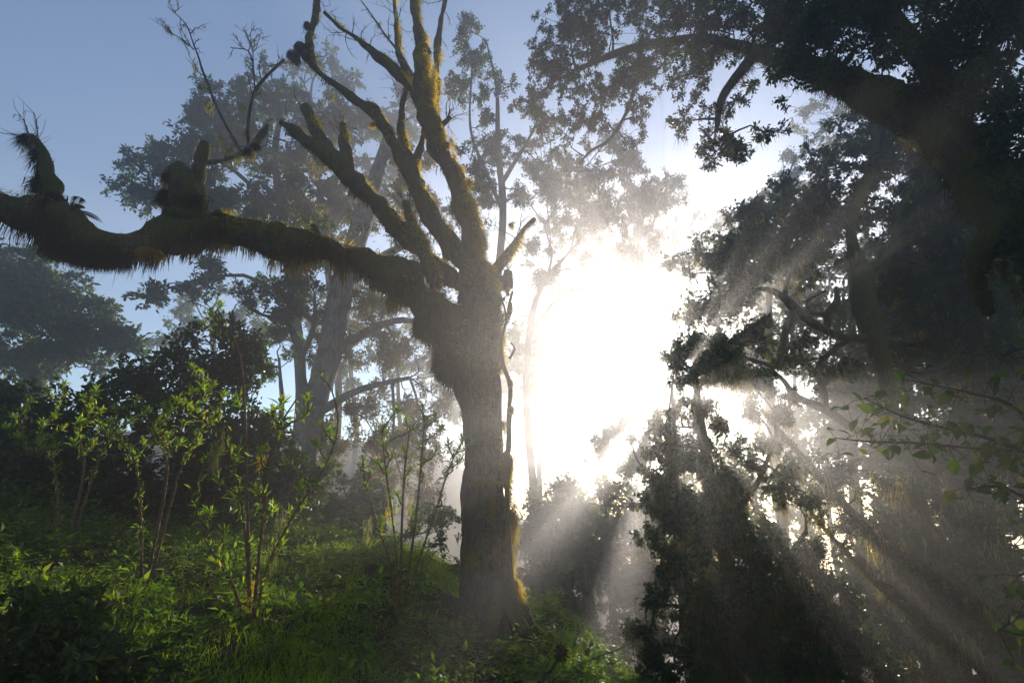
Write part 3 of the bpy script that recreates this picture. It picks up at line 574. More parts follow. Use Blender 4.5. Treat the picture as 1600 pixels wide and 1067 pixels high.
tree('hazy_tree', 'faint tree with a crooked trunk dissolving into the glare behind the backlit tree', 'tree',
     [[(1010, 760, 12, 40), (1000, 650, 10, 40), (985, 560, 9, 40), (960, 500, 7, 40), (930, 470, 5, 40)], [(985, 560, 6, 40), (1030, 500, 4, 40), (1050, 430, 3, 40)]],
     [(1040, 320, 40, 30, 38), (1080, 350, 40, 30, 38), (1060, 400, 40, 30, 38), (1120, 350, 36, 26, 36), (920, 500, 30, 20, 40), (1040, 450, 30, 30, 39)],
     L=.22, cov=.9, rs=.7, leaf='leaf_olive', twig_r=.03, step=1.0)
tree('tall_misty_tree', 'tall misty tree rising behind the sky gap beside the twisted dark tree', 'tree',
     [[(1215, 760, 12, 26), (1200, 560, 10, 26), (1190, 420, 8, 26), (1200, 320, 5, 26)]],
     [(1190, 330, 40, 30, 26), (1150, 370, 36, 30, 26), (1230, 290, 40, 40, 26), (1270, 230, 40, 36, 26), (1300, 190, 50, 30, 26), (1180, 430, 50, 40, 26), (1110, 420, 30, 40, 26)],
     L=.16, cov=1.2, rs=.5, leaf='leaf_dark', twig_r=.014, step=.6)
# low thicket in the hollow below the shafts of light
for k, (px, py, Y, s) in enumerate([(850, 900, 17, 1.0), (920, 930, 19, 1.2), (990, 900, 21, 1.2), (880, 1000, 14, 1.0), (960, 1010, 15, 1.1), (1030, 980, 16, 1.1), (840, 1060, 12, 1.0), (1060, 900, 20, 1.2), (920, 840, 26, 1.2), (1000, 820, 30, 1.3), (860, 830, 28, 1.3)]):
    a = 46 * s
    tree('thicket_shrub', 'dim leafy shrub in the misty hollow below the light shafts', 'shrub', [[(px + 5, py + 70, 4, Y), (px, py + 20, 3, Y), (px - 4, py, 2, Y)]],
         [(px - a * .5, py + 10, a * .6, a * .5, Y), (px + a * .5, py + 14, a * .6, a * .5, Y + .2), (px, py - a * .35, a * .6, a * .45, Y), (px, py + a * .6, a, a * .5, Y - .2)],
         L=.0065 * Y + .02, cov=1.3, rs=.02 * Y + .02, leaf='leaf_dark', twig_r=.008, step=.3, group='shrubs in the misty hollow')
# ------------------------------------------------------------------ dark trees on the right
tree('twisted_tree', 'dark twisted tree with looping moss-edged limbs standing on the slope', 'tree',
     [[(1425, 760, 22, 12), (1405, 660, 19, 12), (1388, 600, 18, 12), (1372, 545, 22, 12), (1352, 480, 26, 12), (1345, 430, 24, 12), (1332, 385, 14, 12), (1330, 345, 11, 12), (1345, 305, 11, 12), (1362, 255, 10, 12), (1370, 190, 7, 12)],
      [(1350, 430, 14, 12), (1375, 410, 9, 12), (1395, 385, 8, 12), (1400, 340, 7, 12), (1420, 300, 5, 12)],
      [(1368, 530, 13, 12), (1340, 528, 9, 12), (1310, 525, 8, 11.9), (1275, 508, 9, 11.8), (1245, 485, 9, 11.8), (1225, 465, 8, 11.8), (1198, 452, 6, 11.8), (1168, 455, 3, 11.8)],
      [(1240, 485, 8, 11.8), (1228, 515, 9, 11.8), (1222, 545, 9, 11.8), (1214, 575, 5, 11.8)],
      [(1292, 518, 7, 11.9), (1295, 490, 9, 11.9), (1308, 468, 7, 11.9), (1306, 448, 3, 11.9)],
      [(1296, 492, 5, 11.9), (1268, 488, 4, 11.9), (1262, 470, 3, 11.9), (1290, 455, 2.5, 11.9)],
      [(1225, 465, 6, 11.8), (1232, 435, 4, 12), (1250, 400, 3, 12)],
      [(1500, 770, 11, 12.2), (1420, 720, 10, 12.2), (1350, 680, 9, 12.2), (1290, 640, 9, 12.2), (1245, 620, 7, 12.2), (1225, 595, 5, 12.2), (1208, 578, 2.5, 12.2)],
      [(1290, 640, 7, 12.2), (1288, 610, 6, 12.2), (1276, 580, 6, 12.2), (1300, 548, 6, 12.1), (1330, 530, 5, 12.0)]],
     [(1120, 400, 40, 40, 12.5), (1150, 450, 40, 46, 12.5), (1180, 380, 56, 46, 12.6), (1250, 330, 60, 50, 12.6), (1240, 400, 60, 46, 12.8), (1310, 270, 60, 46, 12.6), (1290, 340, 50, 46, 12.8), (1400, 250, 60, 50, 12.6), (1460, 300, 60, 60, 12.8), (1480, 400, 60, 50, 13), (1440, 450, 50, 40, 13), (1520, 480, 60, 60, 13), (1460, 530, 60, 40, 13), (1370, 200, 70, 40, 12.6), (1110, 500, 34, 40, 12.4), (1130, 550, 34, 34, 12.2), (1180, 530, 36, 30, 12.6), (1260, 560, 36, 26, 12.8), (1560, 560, 60, 60, 13), (1420, 350, 50, 40, 13.2), (1310, 590, 36, 24, 12.6), (1072, 540, 26, 24, 12.2), (1100, 596, 16, 14, 12), (1080, 480, 30, 34, 12.5), (1064, 430, 26, 30, 12.6), (1166, 590, 18, 16, 12.4)],
     L=.122, cov=1.3, rs=.30, leaf='leaf_dark', bark='bark_mossy', k=14, rough=.25, fz=2800, fz_L=.06, fz_mat='moss', twig_r=.008, step=.12, fill=1.7, holes=-.5, hang=2, hang_L=.4, hang_mat='moss_sunlit_gold')
tree('drooping_tree', 'dark drooping tree hung with moss streamers where the sun breaks through its leaves', 'tree',
     [[(1150, 1190, 26, 9), (1150, 1060, 22, 9), (1140, 930, 19, 9), (1125, 820, 15, 9), (1105, 720, 12, 9), (1092, 640, 9, 9), (1085, 575, 6, 9)],
      [(1140, 900, 9, 9), (1080, 850, 6, 8.9), (1020, 800, 3, 8.8)], [(1142, 960, 9, 9), (1080, 950, 6, 8.9), (1010, 940, 3, 8.8)], [(1125, 830, 8, 9), (1180, 760, 6, 9), (1210, 690, 4, 9.1)],
      [(1145, 960, 10, 9), (1210, 900, 8, 9), (1260, 830, 5, 9)]],
     [(1085, 585, 26, 22, 9), (1130, 560, 30, 24, 9.2), (1040, 660, 28, 32, 9), (1060, 710, 36, 36, 9), (1030, 740, 22, 20, 8.9), (1000, 780, 16, 12, 8.8), (1060, 780, 40, 34, 8.9), (1120, 740, 36, 40, 9), (1100, 820, 46, 40, 8.9), (1180, 760, 38, 40, 9.1), (1170, 840, 50, 40, 9), (1050, 870, 36, 24, 8.8), (1080, 900, 50, 34, 8.8), (1020, 930, 28, 18, 8.7), (1080, 970, 50, 36, 8.7), (1060, 1040, 50, 36, 8.7), (1150, 930, 60, 46, 8.9), (1160, 1020, 60, 50, 8.8), (1240, 870, 46, 40, 9), (1240, 950, 60, 50, 9), (1250, 1040, 70, 50, 9), (1220, 650, 30, 18, 9.2), (1250, 780, 40, 30, 9.1), (1330, 1040, 60, 50, 9), (1092, 690, 26, 34, 9.3), (1085, 655, 22, 16, 9.2), (1075, 628, 14, 9, 9.1), (1054, 570, 16, 12, 9.4), (1084, 556, 22, 16, 9.5), (1116, 534, 28, 18, 9.7), (1150, 556, 26, 16, 9.7), (1118, 584, 20, 13, 9.5), (1190, 580, 24, 16, 9.8), (1024, 690, 14, 14, 8.9), (1008, 842, 20, 13, 8.8), (1030, 810, 20, 16, 8.8), (1012, 985, 26, 18, 8.7), (1022, 1050, 26, 24, 8.6), (1030, 885, 20, 16, 8.8), (1122, 652, 20, 16, 9.2), (1166, 640, 20, 13, 9.3), (1146, 702, 22, 20, 9.2), (1200, 690, 22, 16, 9.3), (1101, 622, 13, 10, 9.1), (1215, 622, 22, 14, 9.6), (1235, 735, 26, 18, 9.4), (1170, 735, 26, 20, 9.2), (1150, 590, 20, 14, 9.6), (1130, 800, 46, 46, 9.4), (1190, 900, 60, 60, 9.4), (1110, 1000, 60, 60, 9.3), (1300, 960, 50, 50, 9.2), (1200, 1050, 80, 40, 9.2)],
     L=.078, cov=1.35, rs=.20, leaf='leaf_dark', bark='bark_mossy', k=10, fz=2600, fz_L=.06, twig_r=.006, step=.15, fill=1.9, holes=-.32, hang=6, hang_L=.6, hang_mat='moss', droop=.3)
tree('leaning_mossy_tree', 'tree of slanting parallel mossy limbs behind the drooping tree', 'tree',
     [[(1580, 1120, 20, 11), (1500, 1000, 15, 11), (1410, 890, 12, 11), (1330, 800, 10, 11), (1250, 710, 8, 11), (1190, 640, 5, 11)],
      [(1500, 1000, 9, 11), (1400, 940, 7, 10.8), (1310, 850, 5, 10.7), (1260, 790, 3, 10.7)], [(1560, 1080, 12, 11), (1540, 960, 8, 11.2), (1480, 850, 6, 11.2), (1400, 760, 4, 11.2)], [(1590, 1110, 12, 11), (1600, 960, 8, 11.2), (1570, 850, 6, 11.2)]],
     [(1280, 740, 50, 26, 11), (1340, 760, 50, 30, 11.2), (1330, 830, 50, 30, 10.9), (1400, 830, 50, 36, 11.2), (1450, 900, 60, 36, 11.2), (1500, 850, 60, 50, 11.4), (1560, 900, 60, 60, 11.4), (1500, 980, 60, 40, 11), (1400, 1000, 60, 40, 10.8), (1570, 1020, 60, 60, 11.2), (1440, 770, 50, 40, 11.6), (1540, 770, 70, 50, 11.8), (1450, 1060, 60, 30, 10.8)],
     L=.085, cov=1.0, rs=.28, leaf='leaf_dark', bark='bark_mossy', k=10, fz=4200, fz_L=.09, twig_r=.007, step=.15, fill=1.1, hang=3, hang_L=.6, hang_mat='moss_sunlit_gold', droop=.3)
# ------------------------------------------------------------------ the big overhanging tree by the camera
tree('overhanging_tree', 'massive moss-draped tree leaning over the clearing, dark limb and leafy overhang', 'tree',
     [[(2050, 1250, 120, 4.2), (1900, 900, 100, 4.3), (1760, 620, 86, 4.4), (1640, 420, 76, 4.5), (1560, 300, 66, 4.7), (1480, 215, 54, 5.0), (1390, 160, 44, 5.4), (1290, 115, 30, 6.2), (1180, 80, 16, 7.4), (1080, 62, 11, 8.8), (980, 78, 8, 10), (900, 110, 5, 10.8)],
      [(1600, 360, 40, 4.6), (1540, 380, 30, 4.6), (1525, 430, 22, 4.7), (1545, 490, 12, 4.8)], [(1500, 230, 30, 4.9), (1460, 120, 26, 4.9), (1400, 40, 20, 5), (1320, -40, 14, 5.2)], [(1180, 85, 14, 7.4), (1130, 150, 9, 7.6), (1120, 200, 5, 7.6)], [(1000, 80, 5, 9.8), (985, 160, 4, 10.4), (955, 215, 3.5, 11), (925, 235, 3, 11.5), (905, 255, 2, 11.8)],
      [(1640, 420, 40, 4.5), (1660, 250, 34, 4.3), (1640, 100, 26, 4.2), (1560, -20, 20, 4.2)]],
     [(880, 40, 46, 46, 10.8), (850, 100, 40, 36, 10.8), (830, 160, 34, 30, 11), (900, 120, 50, 40, 10.6), (870, 200, 46, 30, 11), (950, 50, 50, 46, 10), (960, 130, 40, 36, 10.2), (1010, 40, 50, 40, 9.4), (1030, 110, 40, 40, 9.2), (1000, 170, 26, 26, 9.6), (1080, 40, 56, 40, 8.6), (1090, 110, 50, 36, 8.4), (1150, 40, 60, 40, 7.6), (1160, 110, 56, 34, 7.4), (1120, 180, 46, 20, 7.6), (1110, 230, 34, 26, 7.5), (1150, 225, 34, 18, 7.5), (1200, 212, 26, 14, 7.5), (1060, 190, 26, 18, 7.8), (1230, 60, 60, 50, 6.6), (1240, 130, 50, 20, 6.6), (1310, 40, 70, 50, 5.8), (1400, 60, 70, 50, 5.2), (1480, 60, 80, 60, 4.8), (1570, 60, 80, 70, 4.4), (1560, 170, 60, 50, 4.4), (1340, 110, 60, 20, 5.6), (1200, 10, 70, 30, 7), (1060, -10, 80, 30, 8.6), (1590, 330, 40, 60, 4.3), (920, 20, 46, 36, 10.6), (1000, 95, 40, 30, 9.6), (1100, 10, 50, 30, 8.4), (1180, 62, 46, 30, 7.3), (1050, 72, 40, 30, 9), (960, 0, 50, 30, 10), (1230, 20, 50, 30, 6.7), (930, 180, 36, 24, 10.8), (980, 215, 26, 16, 10.8), (1420, 0, 80, 50, 5), (1540, -10, 80, 60, 4.5), (1460, 130, 60, 40, 4.7), (1340, 0, 70, 50, 5.5), (1600, 230, 50, 50, 4.3), (1260, 0, 70, 40, 6.4)],
     L=.072, cov=1.15, rs=.17, leaf='leaf_dark', bark='bark_mossy', k=22, rough=.22, fz=5000, fz_L=.09, fz_w=.010, fz_mat='moss_dark', twig_r=.005, step=.10, fill=1.2, hang=3, hang_L=.22, hang_mat='moss_dark')

# ------------------------------------------------------------------ shrubs whose leaves one can pick apart
def leaf_mesh(name, prof, bend, fold, mat):
    n = len(prof); y = np.linspace(0, 1, n); z = -bend * y ** 2; v, f = [], []
    for i in range(n):
        w = prof[i] * .5; v += [(-w, y[i], z[i] + fold * w), (0, y[i], z[i]), (w, y[i], z[i] + fold * w)]
    for i in range(n - 1):
        a = i * 3; f += [(a, a + 1, a + 4, a + 3), (a + 1, a + 2, a + 5, a + 4)]
    me = bpy.data.meshes.new(name); me.from_pydata([tuple(map(float, q)) for q in v], [], f); me.materials.append(M[mat]); me.update()
    return me
LANCE = [leaf_mesh('lance_leaf', [.03, .13, .20, .19, .11, .01], b, .5, 'leaf_bright') for b in (.05, .2, .35)]
LANCE_D = [leaf_mesh('lance_leaf_dark', [.03, .15, .24, .22, .13, .01], b, .4, 'herb') for b in (.1, .25, .4)]
OVATE = [leaf_mesh('ovate_leaf', [.05, .42, .62, .56, .34, .02], b, .3, 'leaf_mid') for b in (.1, .25, .4)]
OVATE_H = [leaf_mesh('ovate_herb_leaf', [.04, .30, .46, .42, .24, .02], b, .35, 'herb') for b in (.15, .3, .45)]
def put_leaf(parent, meshes, pos, axis, nrm, L):
    me = meshes[rng.integers(len(meshes))]; TRIS[0] += len(me.polygons) * 2
    y = Vector(axis).normalized(); x = y.cross(Vector(nrm)).normalized(); z = x.cross(y)
    m = Matrix((x * L, y * L, z * L)).transposed().to_4x4(); m.translation = Vector(pos) - parent.location
    o = bpy.data.objects.new('leaf', me); col.objects.link(o); o.parent = parent; o.matrix_basis = m; o['single'] = 1
    return o
def rosette(o, meshes, c, up, n, L, spread=.9):
    ph = rng.random() * 6.28
    up = np.array(up) / np.linalg.norm(up)
    for k in range(n):
        a = ph + k * 2.4; t = spread * (1 - .75 * k / n) + rng.normal() * .12
        e1 = np.cross(up, [.3, .8, .2]); e1 /= np.linalg.norm(e1); e2 = np.cross(up, e1)
        d = up * math.cos(t) + (e1 * math.cos(a) + e2 * math.sin(a)) * math.sin(t)
        put_leaf(o, meshes, c - up * L * .5 * (1 - k / n) , d, up + rng.normal(size=3) * .2, L * (.7 + .45 * rng.random()) * (1 - .35 * k / n))
def hit(px, py):
    d = pdir(px, py); t = np.linspace(.8, 60, 6000); q = CAM + d * t[:, None]
    k = np.argmax(q[:, 2] < gz(q[:, 0], q[:, 1])); return q[k]
def leggy_shrub(name, label, cat, main, tips, Y, L, n, meshes, r=4, stem='stem', lich=(), gold=(), group=None):
    base = path(main[0][:1], Y)[0][0]; base[2] = gz(base[0], base[1])
    o = thing(name, base, label, cat, group); sk = []
    for s in main:
        pts, rr = path(s, Y, .55)
        if s[0][:2] == main[0][0][:2] or s[0][1] >= main[0][0][1] - 30: pts[0] = [pts[0][0], pts[0][1], gz(pts[0][0], pts[0][1]) - .05]
        p, q = spline(pts, rr, .05); m = MB(); tube(m, p, q, 6, .15, 14); part('stem', m, stem, o, True); sk.append(p)
    skel = np.vstack(sk)
    for (px, py) in tips:
        y = Y + rng.normal() * .12 * Y / 5; c = P(px, py, y)
        d = np.linalg.norm(skel - c, axis=1) + np.maximum(skel[:, 2] - c[2] + .15, 0) * 3; i = np.argmin(d); a = skel[i]
        if np.linalg.norm(c - a) > .06:
            D = np.linalg.norm(c - a); pts = np.stack([a, a + (c - a) * .4 + rng.normal(size=3) * D * .09 + [0, 0, -D * .1], a + (c - a) * .75 + rng.normal(size=3) * D * .05 + [0, 0, -D * .07], c])
            p, q = spline(pts, np.array([1, .9, .75, .5]) * r * .33 * Y / FPX, .05); m = MB(); tube(m, p, q, 5, .15, 14); part('branch', m, stem, o, True)
            skel = np.vstack([skel, p]); up = p[-1] - p[-3]
        else: up = np.array([0, 0, 1.])
        rosette(o, meshes, c, unit(up) * .6 + np.array([0, 0, .5]), n + rng.integers(-2, 3), L * (.8 + .4 * rng.random()))
    lm, gm, sl = MB(), MB(), MB()
    kk = rng.integers(len(skel) // 5, len(skel), 900); q = skel[kk] + rng.normal(size=(900, 3)) * .02
    q = q[q[:, 2] > base[2] + .25]; n2 = len(q); l2 = L * (.35 + .5 * rng.random(n2))
    leaves(sl, q, rng.normal(size=(n2, 3)) * .7 + [0, 0, .5], rng.normal(size=(n2, 3)) * .5 + [0, 0, 1], l2, l2 * .24)
    part('small_leaves', sl, 'leaf_bright', o, False, True)
    for (px, py, l, k) in lich:
        q = P(px, py, Y) + rng.normal(size=(k, 3)) * [.02, .02, .05]; strands(lm, q, l * (.3 + .8 * rng.random(k)), np.full(k, .006), .5)
    for (px, py, l, k) in gold:
        q = P(px, py, Y) + rng.normal(size=(k, 3)) * [.014, .02, l * .5]; blades(gm, q, unit(rng.normal(size=(k, 3)) * .5 + [0, 0, -.7]), .03 + .05 * rng.random(k), np.full(k, .009))
    part('lichen', lm, 'lichen', o, False, True); part('moss', gm, 'moss_sunlit_gold', o, False, True)
    return o
leggy_shrub('leggy_shrub', 'tall leggy shrub with arching bare stems and leaf rosettes at the tips', 'shrub',
    [[(388, 985, 6), (390, 900, 5), (386, 780, 4), (384, 680, 3.6), (380, 600, 3.2), (372, 545, 3), (352, 512, 2.4), (336, 498, 2)],
     [(394, 985, 6), (402, 900, 5), (412, 800, 4), (420, 725, 3.5), (438, 665, 3), (462, 625, 2)],
     [(384, 985, 5), (362, 910, 4), (324, 850, 3.5), (308, 790, 3), (316, 735, 3), (340, 690, 2.5), (352, 660, 2)],
     [(396, 985, 5), (420, 880, 3.5), (468, 790, 3), (512, 720, 2.6), (528, 660, 2.4), (518, 610, 2), (500, 588, 1.6)],
     [(390, 985, 5), (386, 860, 4), (372, 760, 3.2), (352, 690, 2.8), (318, 655, 2.4), (268, 622, 2)]],
    [(330, 490), (345, 476), (318, 505), (355, 690), (425, 640), (440, 625), (478, 648), (500, 660), (490, 690), (518, 672), (372, 700), (340, 745), (410, 700), (445, 720), (470, 760), (455, 800), (330, 800), (350, 830), (425, 790), (300, 610), (320, 600), (372, 620), (275, 625), (480, 620), (400, 760), (365, 770), (440, 850), (340, 870), (390, 845)],
    5.0, .13, 10, LANCE, 4, lich=[(338, 705, .25, 70), (346, 690, .16, 50), (440, 800, .22, 40), (425, 860, .2, 40)], gold=[(392, 930, .2, 90), (388, 965, .15, 160), (408, 720, .08, 60)])
leggy_shrub('wand_shrub', 'shrub of many upright thin stems with bright leaf tips, growing right beside the mossy trunk', 'shrub',
    [[(622, 965, 6), (626, 900, 5), (628, 820, 3.5), (632, 740, 3), (640, 670, 2)], [(620, 965, 5), (612, 890, 3.4), (590, 820, 3), (572, 760, 2.5), (567, 722, 2)],
     [(624, 965, 5), (640, 880, 3.4), (652, 790, 3), (660, 700, 2.4), (664, 650, 1.8)], [(626, 965, 5), (650, 890, 3.2), (680, 800, 2.8), (702, 730, 2.4), (722, 690, 1.8)],
     [(622, 965, 5), (620, 880, 3), (612, 800, 2.6), (602, 730, 2.2), (598, 690, 1.6)]],
    [(567, 715), (575, 738), (598, 672), (606, 690), (622, 640), (634, 652), (645, 668), (660, 636), (668, 655), (680, 650), (690, 668), (700, 690), (722, 686), (738, 690), (652, 690), (630, 700), (612, 712), (590, 722), (680, 706), (706, 726), (640, 735), (660, 740), (596, 812), (575, 850), (688, 770), (620, 770), (645, 800), (718, 720)],
    6.3, .125, 10, LANCE, 4, lich=[(575, 820, .2, 70), (680, 800, .12, 40)], gold=[(622, 930, .18, 260), (606, 800, .15, 60), (640, 790, .2, 80), (660, 720, .12, 60)])
for k, (bx, by, Y, lab, tips) in enumerate([
    (250, 800, 5.6, 'spreading shrub with small bright leaves in front of the dark bush', [(180, 640), (205, 655), (230, 640), (250, 655), (270, 640), (290, 660), (300, 640), (318, 625), (335, 600), (215, 625), (240, 670), (262, 680), (190, 675), (285, 690), (310, 690), (330, 660), (170, 660), (225, 690), (340, 640), (350, 615), (255, 630), (205, 700), (300, 575), (315, 585)]),
    (120, 790, 5.9, 'sprawling shrub with drooping leafy sprays beneath the dome tree', [(20, 650), (40, 640), (65, 660), (85, 650), (100, 668), (125, 655), (140, 640), (155, 660), (30, 680), (60, 690), (90, 695), (115, 690), (145, 690), (160, 640), (10, 665), (130, 620), (100, 600), (50, 625), (75, 610), (150, 610)])]):
    leggy_shrub('leafy_shrub', lab, 'shrub', [[(bx, by, 5), (bx + 10, by - 50, 4), (bx + 5, by - 100, 3), (bx - 5, by - 130, 2)], [(bx + 5, by, 5), (bx + 30, by - 60, 3), (bx + 60, by - 120, 2)], [(bx - 5, by, 5), (bx - 35, by - 60, 3), (bx - 60, by - 110, 2)]], tips, Y, .10, 12, LANCE, 3.4)

def broadleaf():
    Y = 3.1
    st = [[(1760, 1100, 9, 3.3), (1700, 860, 8, 3.3), (1640, 735, 7, 3.2), (1560, 690, 5, 3.1), (1480, 670, 4, 3.1), (1410, 650, 3, 3.05), (1350, 622, 2, 3.0)],
          [(1600, 705, 4, 3.1), (1520, 700, 3.4, 3.0), (1430, 692, 3, 3.0), (1360, 690, 2.4, 2.95), (1305, 684, 1.6, 2.95)],
          [(1640, 735, 5, 3.2), (1590, 640, 4, 3.2), (1520, 615, 3, 3.2), (1460, 602, 2, 3.2), (1410, 592, 1.5, 3.2)],
          [(1700, 860, 5, 3.3), (1620, 790, 4, 3.2), (1560, 760, 3, 3.2), (1510, 765, 2, 3.2)],
          [(1760, 1100, 6, 3.3), (1680, 1000, 5, 3.2), (1610, 960, 4, 3.1), (1560, 985, 2, 3.1)], [(1700, 860, 6, 3.3), (1680, 640, 5, 3.2), (1630, 520, 4, 3.1), (1590, 450, 3, 3.1), (1575, 400, 2, 3.1)], [(1650, 570, 4, 3.1), (1600, 545, 3, 3.1), (1560, 560, 2, 3.1)], [(1690, 900, 4, 3.2), (1640, 880, 4, 3.1), (1590, 900, 2, 3.1)]]
    b = path(st[0][:1])[0][0]; b[2] = gz(b[0], b[1])
    o = thing('broadleaf_shrub', b, 'shrub with heart-shaped dark leaves on a long branch reaching in front of the twisted tree', 'shrub')
    cnt = 0; rest = MB()
    for i, s in enumerate(st):
        pts, r = path(s)
        if i in (0, 4): pts[0] = b + [0, 0, -.1]
        p, r = spline(pts, r * .6, .06); m = MB(); tube(m, p, r, 6, .15, 14); part('stem' if i == 0 else 'branch', m, 'bark_far', o, True)
        t = unit(np.gradient(p, axis=0)); a0 = .45 if i == 0 else .12
        for k in range(int(len(p) * a0), len(p)):
            if p[k][0] / p[k][1] > 1.12: continue
            for j in range(rng.integers(2, 7)):
                d = unit(t[k] * .5 + rng.normal(size=3) * .55 + np.array([0, -.1, -.25])); l = .05 + .06 * rng.random()
                off = unit(rng.normal(size=3)) * rng.random() ** .7 * (.20 if i else .16); s0 = p[k] + off + [0, 0, -.02]
                m2 = MB(); 
                nv = np.array([0, -.5, .8]) + rng.normal(size=3) * .5
                if cnt < 300 and rng.random() < .45: put_leaf(o, OVATE, s0, d, nv, l); cnt += 1
                else: leaves(rest, s0[None], d[None], nv[None], np.array([l * .85]), np.array([l * .5]))
                TW[0].append(np.stack([p[k], (p[k] + s0) / 2 + [0, 0, .01], s0]))
    m = MB(); A = np.array(TW[0]); tubes(m, A, np.tile([.0022, .0018, .0012], (len(A), 1)), 3); part('twigs', m, 'bark_far', o, True, True); part('small_leaves', rest, 'leaf_mid', o, False, True)
TW = [[]]
broadleaf()

# dark bushes that close the left side
tree('dark_bush', 'big dark rounded bush behind the leggy shrub', 'bush', [[(360, 860, 10, 9.5), (350, 760, 8, 9.5), (340, 660, 6, 9.5), (345, 580, 4, 9.5)], [(350, 760, 6, 9.5), (260, 690, 4, 9.5), (220, 620, 3, 9.5)], [(350, 760, 6, 9.5), (430, 690, 4, 9.5), (440, 640, 3, 9.5)]],
     [(320, 530, 50, 26, 9.5), (370, 540, 56, 36, 9.6), (300, 575, 60, 40, 9.4), (390, 600, 56, 46, 9.5), (250, 590, 50, 36, 9.5), (210, 610, 40, 36, 9.5), (330, 640, 80, 46, 9.2), (240, 670, 70, 46, 9.2), (420, 680, 50, 50, 9.4), (330, 720, 90, 50, 9), (230, 750, 80, 50, 9), (420, 760, 60, 50, 9.2), (470, 740, 40, 50, 9.6), (320, 790, 90, 40, 8.8)],
     L=.12, cov=1.2, rs=.25, leaf='leaf_dark', twig_r=.007, step=.2, fill=1.4, holes=-.7)
tree('shady_bush', 'low dark bush below the dome tree at the clearing edge', 'bush', [[(110, 860, 8, 8.6), (105, 780, 6, 8.6), (100, 700, 4, 8.6)]],
     [(150, 640, 60, 36, 8.7), (90, 660, 60, 40, 8.6), (30, 650, 60, 40, 8.7), (-30, 660, 60, 50, 8.7), (140, 720, 80, 46, 8.4), (50, 730, 80, 50, 8.4), (-40, 740, 80, 50, 8.4), (120, 790, 90, 40, 8.2), (20, 800, 80, 40, 8.2), (-70, 800, 60, 40, 8.2)],
     L=.115, cov=1.2, rs=.25, leaf='leaf_dark', twig_r=.007, step=.2, fill=1.2, holes=-.7)
tree('hollow_bush', 'dim bush behind the wand shrub and left of the mossy trunk', 'bush', [[(600, 900, 6, 10.5), (600, 820, 5, 10.5), (600, 760, 3, 10.5)]],
     [(540, 840, 50, 30, 10.5), (600, 835, 60, 30, 10.6), (670, 830, 50, 36, 10.4), (520, 870, 60, 26, 10), (600, 870, 70, 36, 10), (680, 890, 50, 36, 9.6), (500, 815, 46, 26, 12), (550, 805, 46, 28, 12), (470, 800, 40, 30, 12), (520, 775, 40, 24, 12.6), (580, 770, 36, 24, 12.6)],
     L=.08, cov=1.5, rs=.26, leaf='leaf_dark', twig_r=.007, step=.2, fill=1.4)
tree('undergrowth_bush', 'low tangled dark bush in the deep shade at the near end of the bank', 'bush', [[(60, 1120, 5, 2.7), (60, 1060, 4, 2.7), (70, 1000, 2, 2.7)]],  # bush added to darken the near corner of the bank
     [(40, 970, 90, 40, 2.7), (130, 1030, 90, 40, 2.6), (0, 1040, 90, 50, 2.5), (230, 1060, 70, 26, 2.6), (-60, 980, 80, 60, 2.7)], L=.06, cov=1.2, rs=.07, leaf='leaf_dark', twig_r=.003, step=.1, fill=1.0, holes=-.5, stem_k=.5)
# trees added in the bright mist, their leaves breaking the sunlight into shafts
for k, (px, py, Y, s, f, lab) in enumerate([(770, 640, 36, .9, 1.0, 'faint mist-bleached tree glimpsed just right of the mossy trunk'), (930, 790, 38, .9, 1.1, 'palest tree far back in the heart of the glare'), (1165, 590, 37, .7, .7, 'mist-bleached tree behind the sunburst in the drooping tree'),
                                  (1250, 730, 27, .8, .9, 'backlit tree behind the trunk of the drooping tree'), (1290, 680, 25, .9, 1.2, 'backlit tree behind the lowest looping limb'),
                                  (830, 545, 31, .42, 1.0, 'pale tree standing close beside the backlit forked tree'), (880, 840, 27, .8, 1.0, 'low pale tree rising from the misty hollow'), (1000, 850, 25, .7, 1.1, 'low pale tree at the sunward edge of the hollow'),
                                  (1120, 480, 34, 1.0, 1.2, 'mist-bleached tree below the bright sky gap'), (730, 560, 40, 1.1, 1.2, 'hazy tree wholly behind the fork of the mossy tree'), (1240, 560, 34, 1.1, 1.3, 'hazy tree seen through the loop of the twisted tree'), (1400, 660, 21, 1.0, 1.4, 'shadowy tree behind the base of the twisted trunk'), (620, 560, 30, .9, .9, 'pale hazy tree behind the foliage of the leaning tree'), (545, 500, 33, .8, .9, 'pale hazy tree between the crooked tree and the leaning trunk'), (950, 815, 23, .62, 1.5, 'dim tree in the hollow straight below the glare'), (860, 810, 25, .62, 1.4, 'dim tree in the hollow nearest behind the mossy trunk'), (1090, 800, 18, .8, 1.5, 'dim tree in the hollow wholly behind the drooping tree')]):
    a = 90 * s
    tree('mist_tree', lab, 'tree', [[(px + 12, py + 170, 9, Y), (px + 4, py + 90, 8, Y), (px, py, 6, Y), (px - 8, py - a * .8, 3, Y)]],
         [(px + a * x, py + a * z, a * .42, a * .34, Y + dy) for (x, z, dy) in [(-.6, -.5, 0), (.1, -.9, .8), (.6, -.4, 0), (-.8, .15, .8), (0, 0, -1), (.8, .3, .5), (-.4, .7, 0), (.4, .9, .3), (0, 1.4, 0)]],
         L=.28, cov=1.0, rs=.65, leaf='leaf_mid', twig_r=.014, step=.6, fill=f, holes=-.12, stem_k=.42, hang=1, hang_L=.8, hang_mat='lichen')
sprays = []                        # leaf sprays of an added tree, spoked round the sun to cut shafts
reseed('spreading branches')
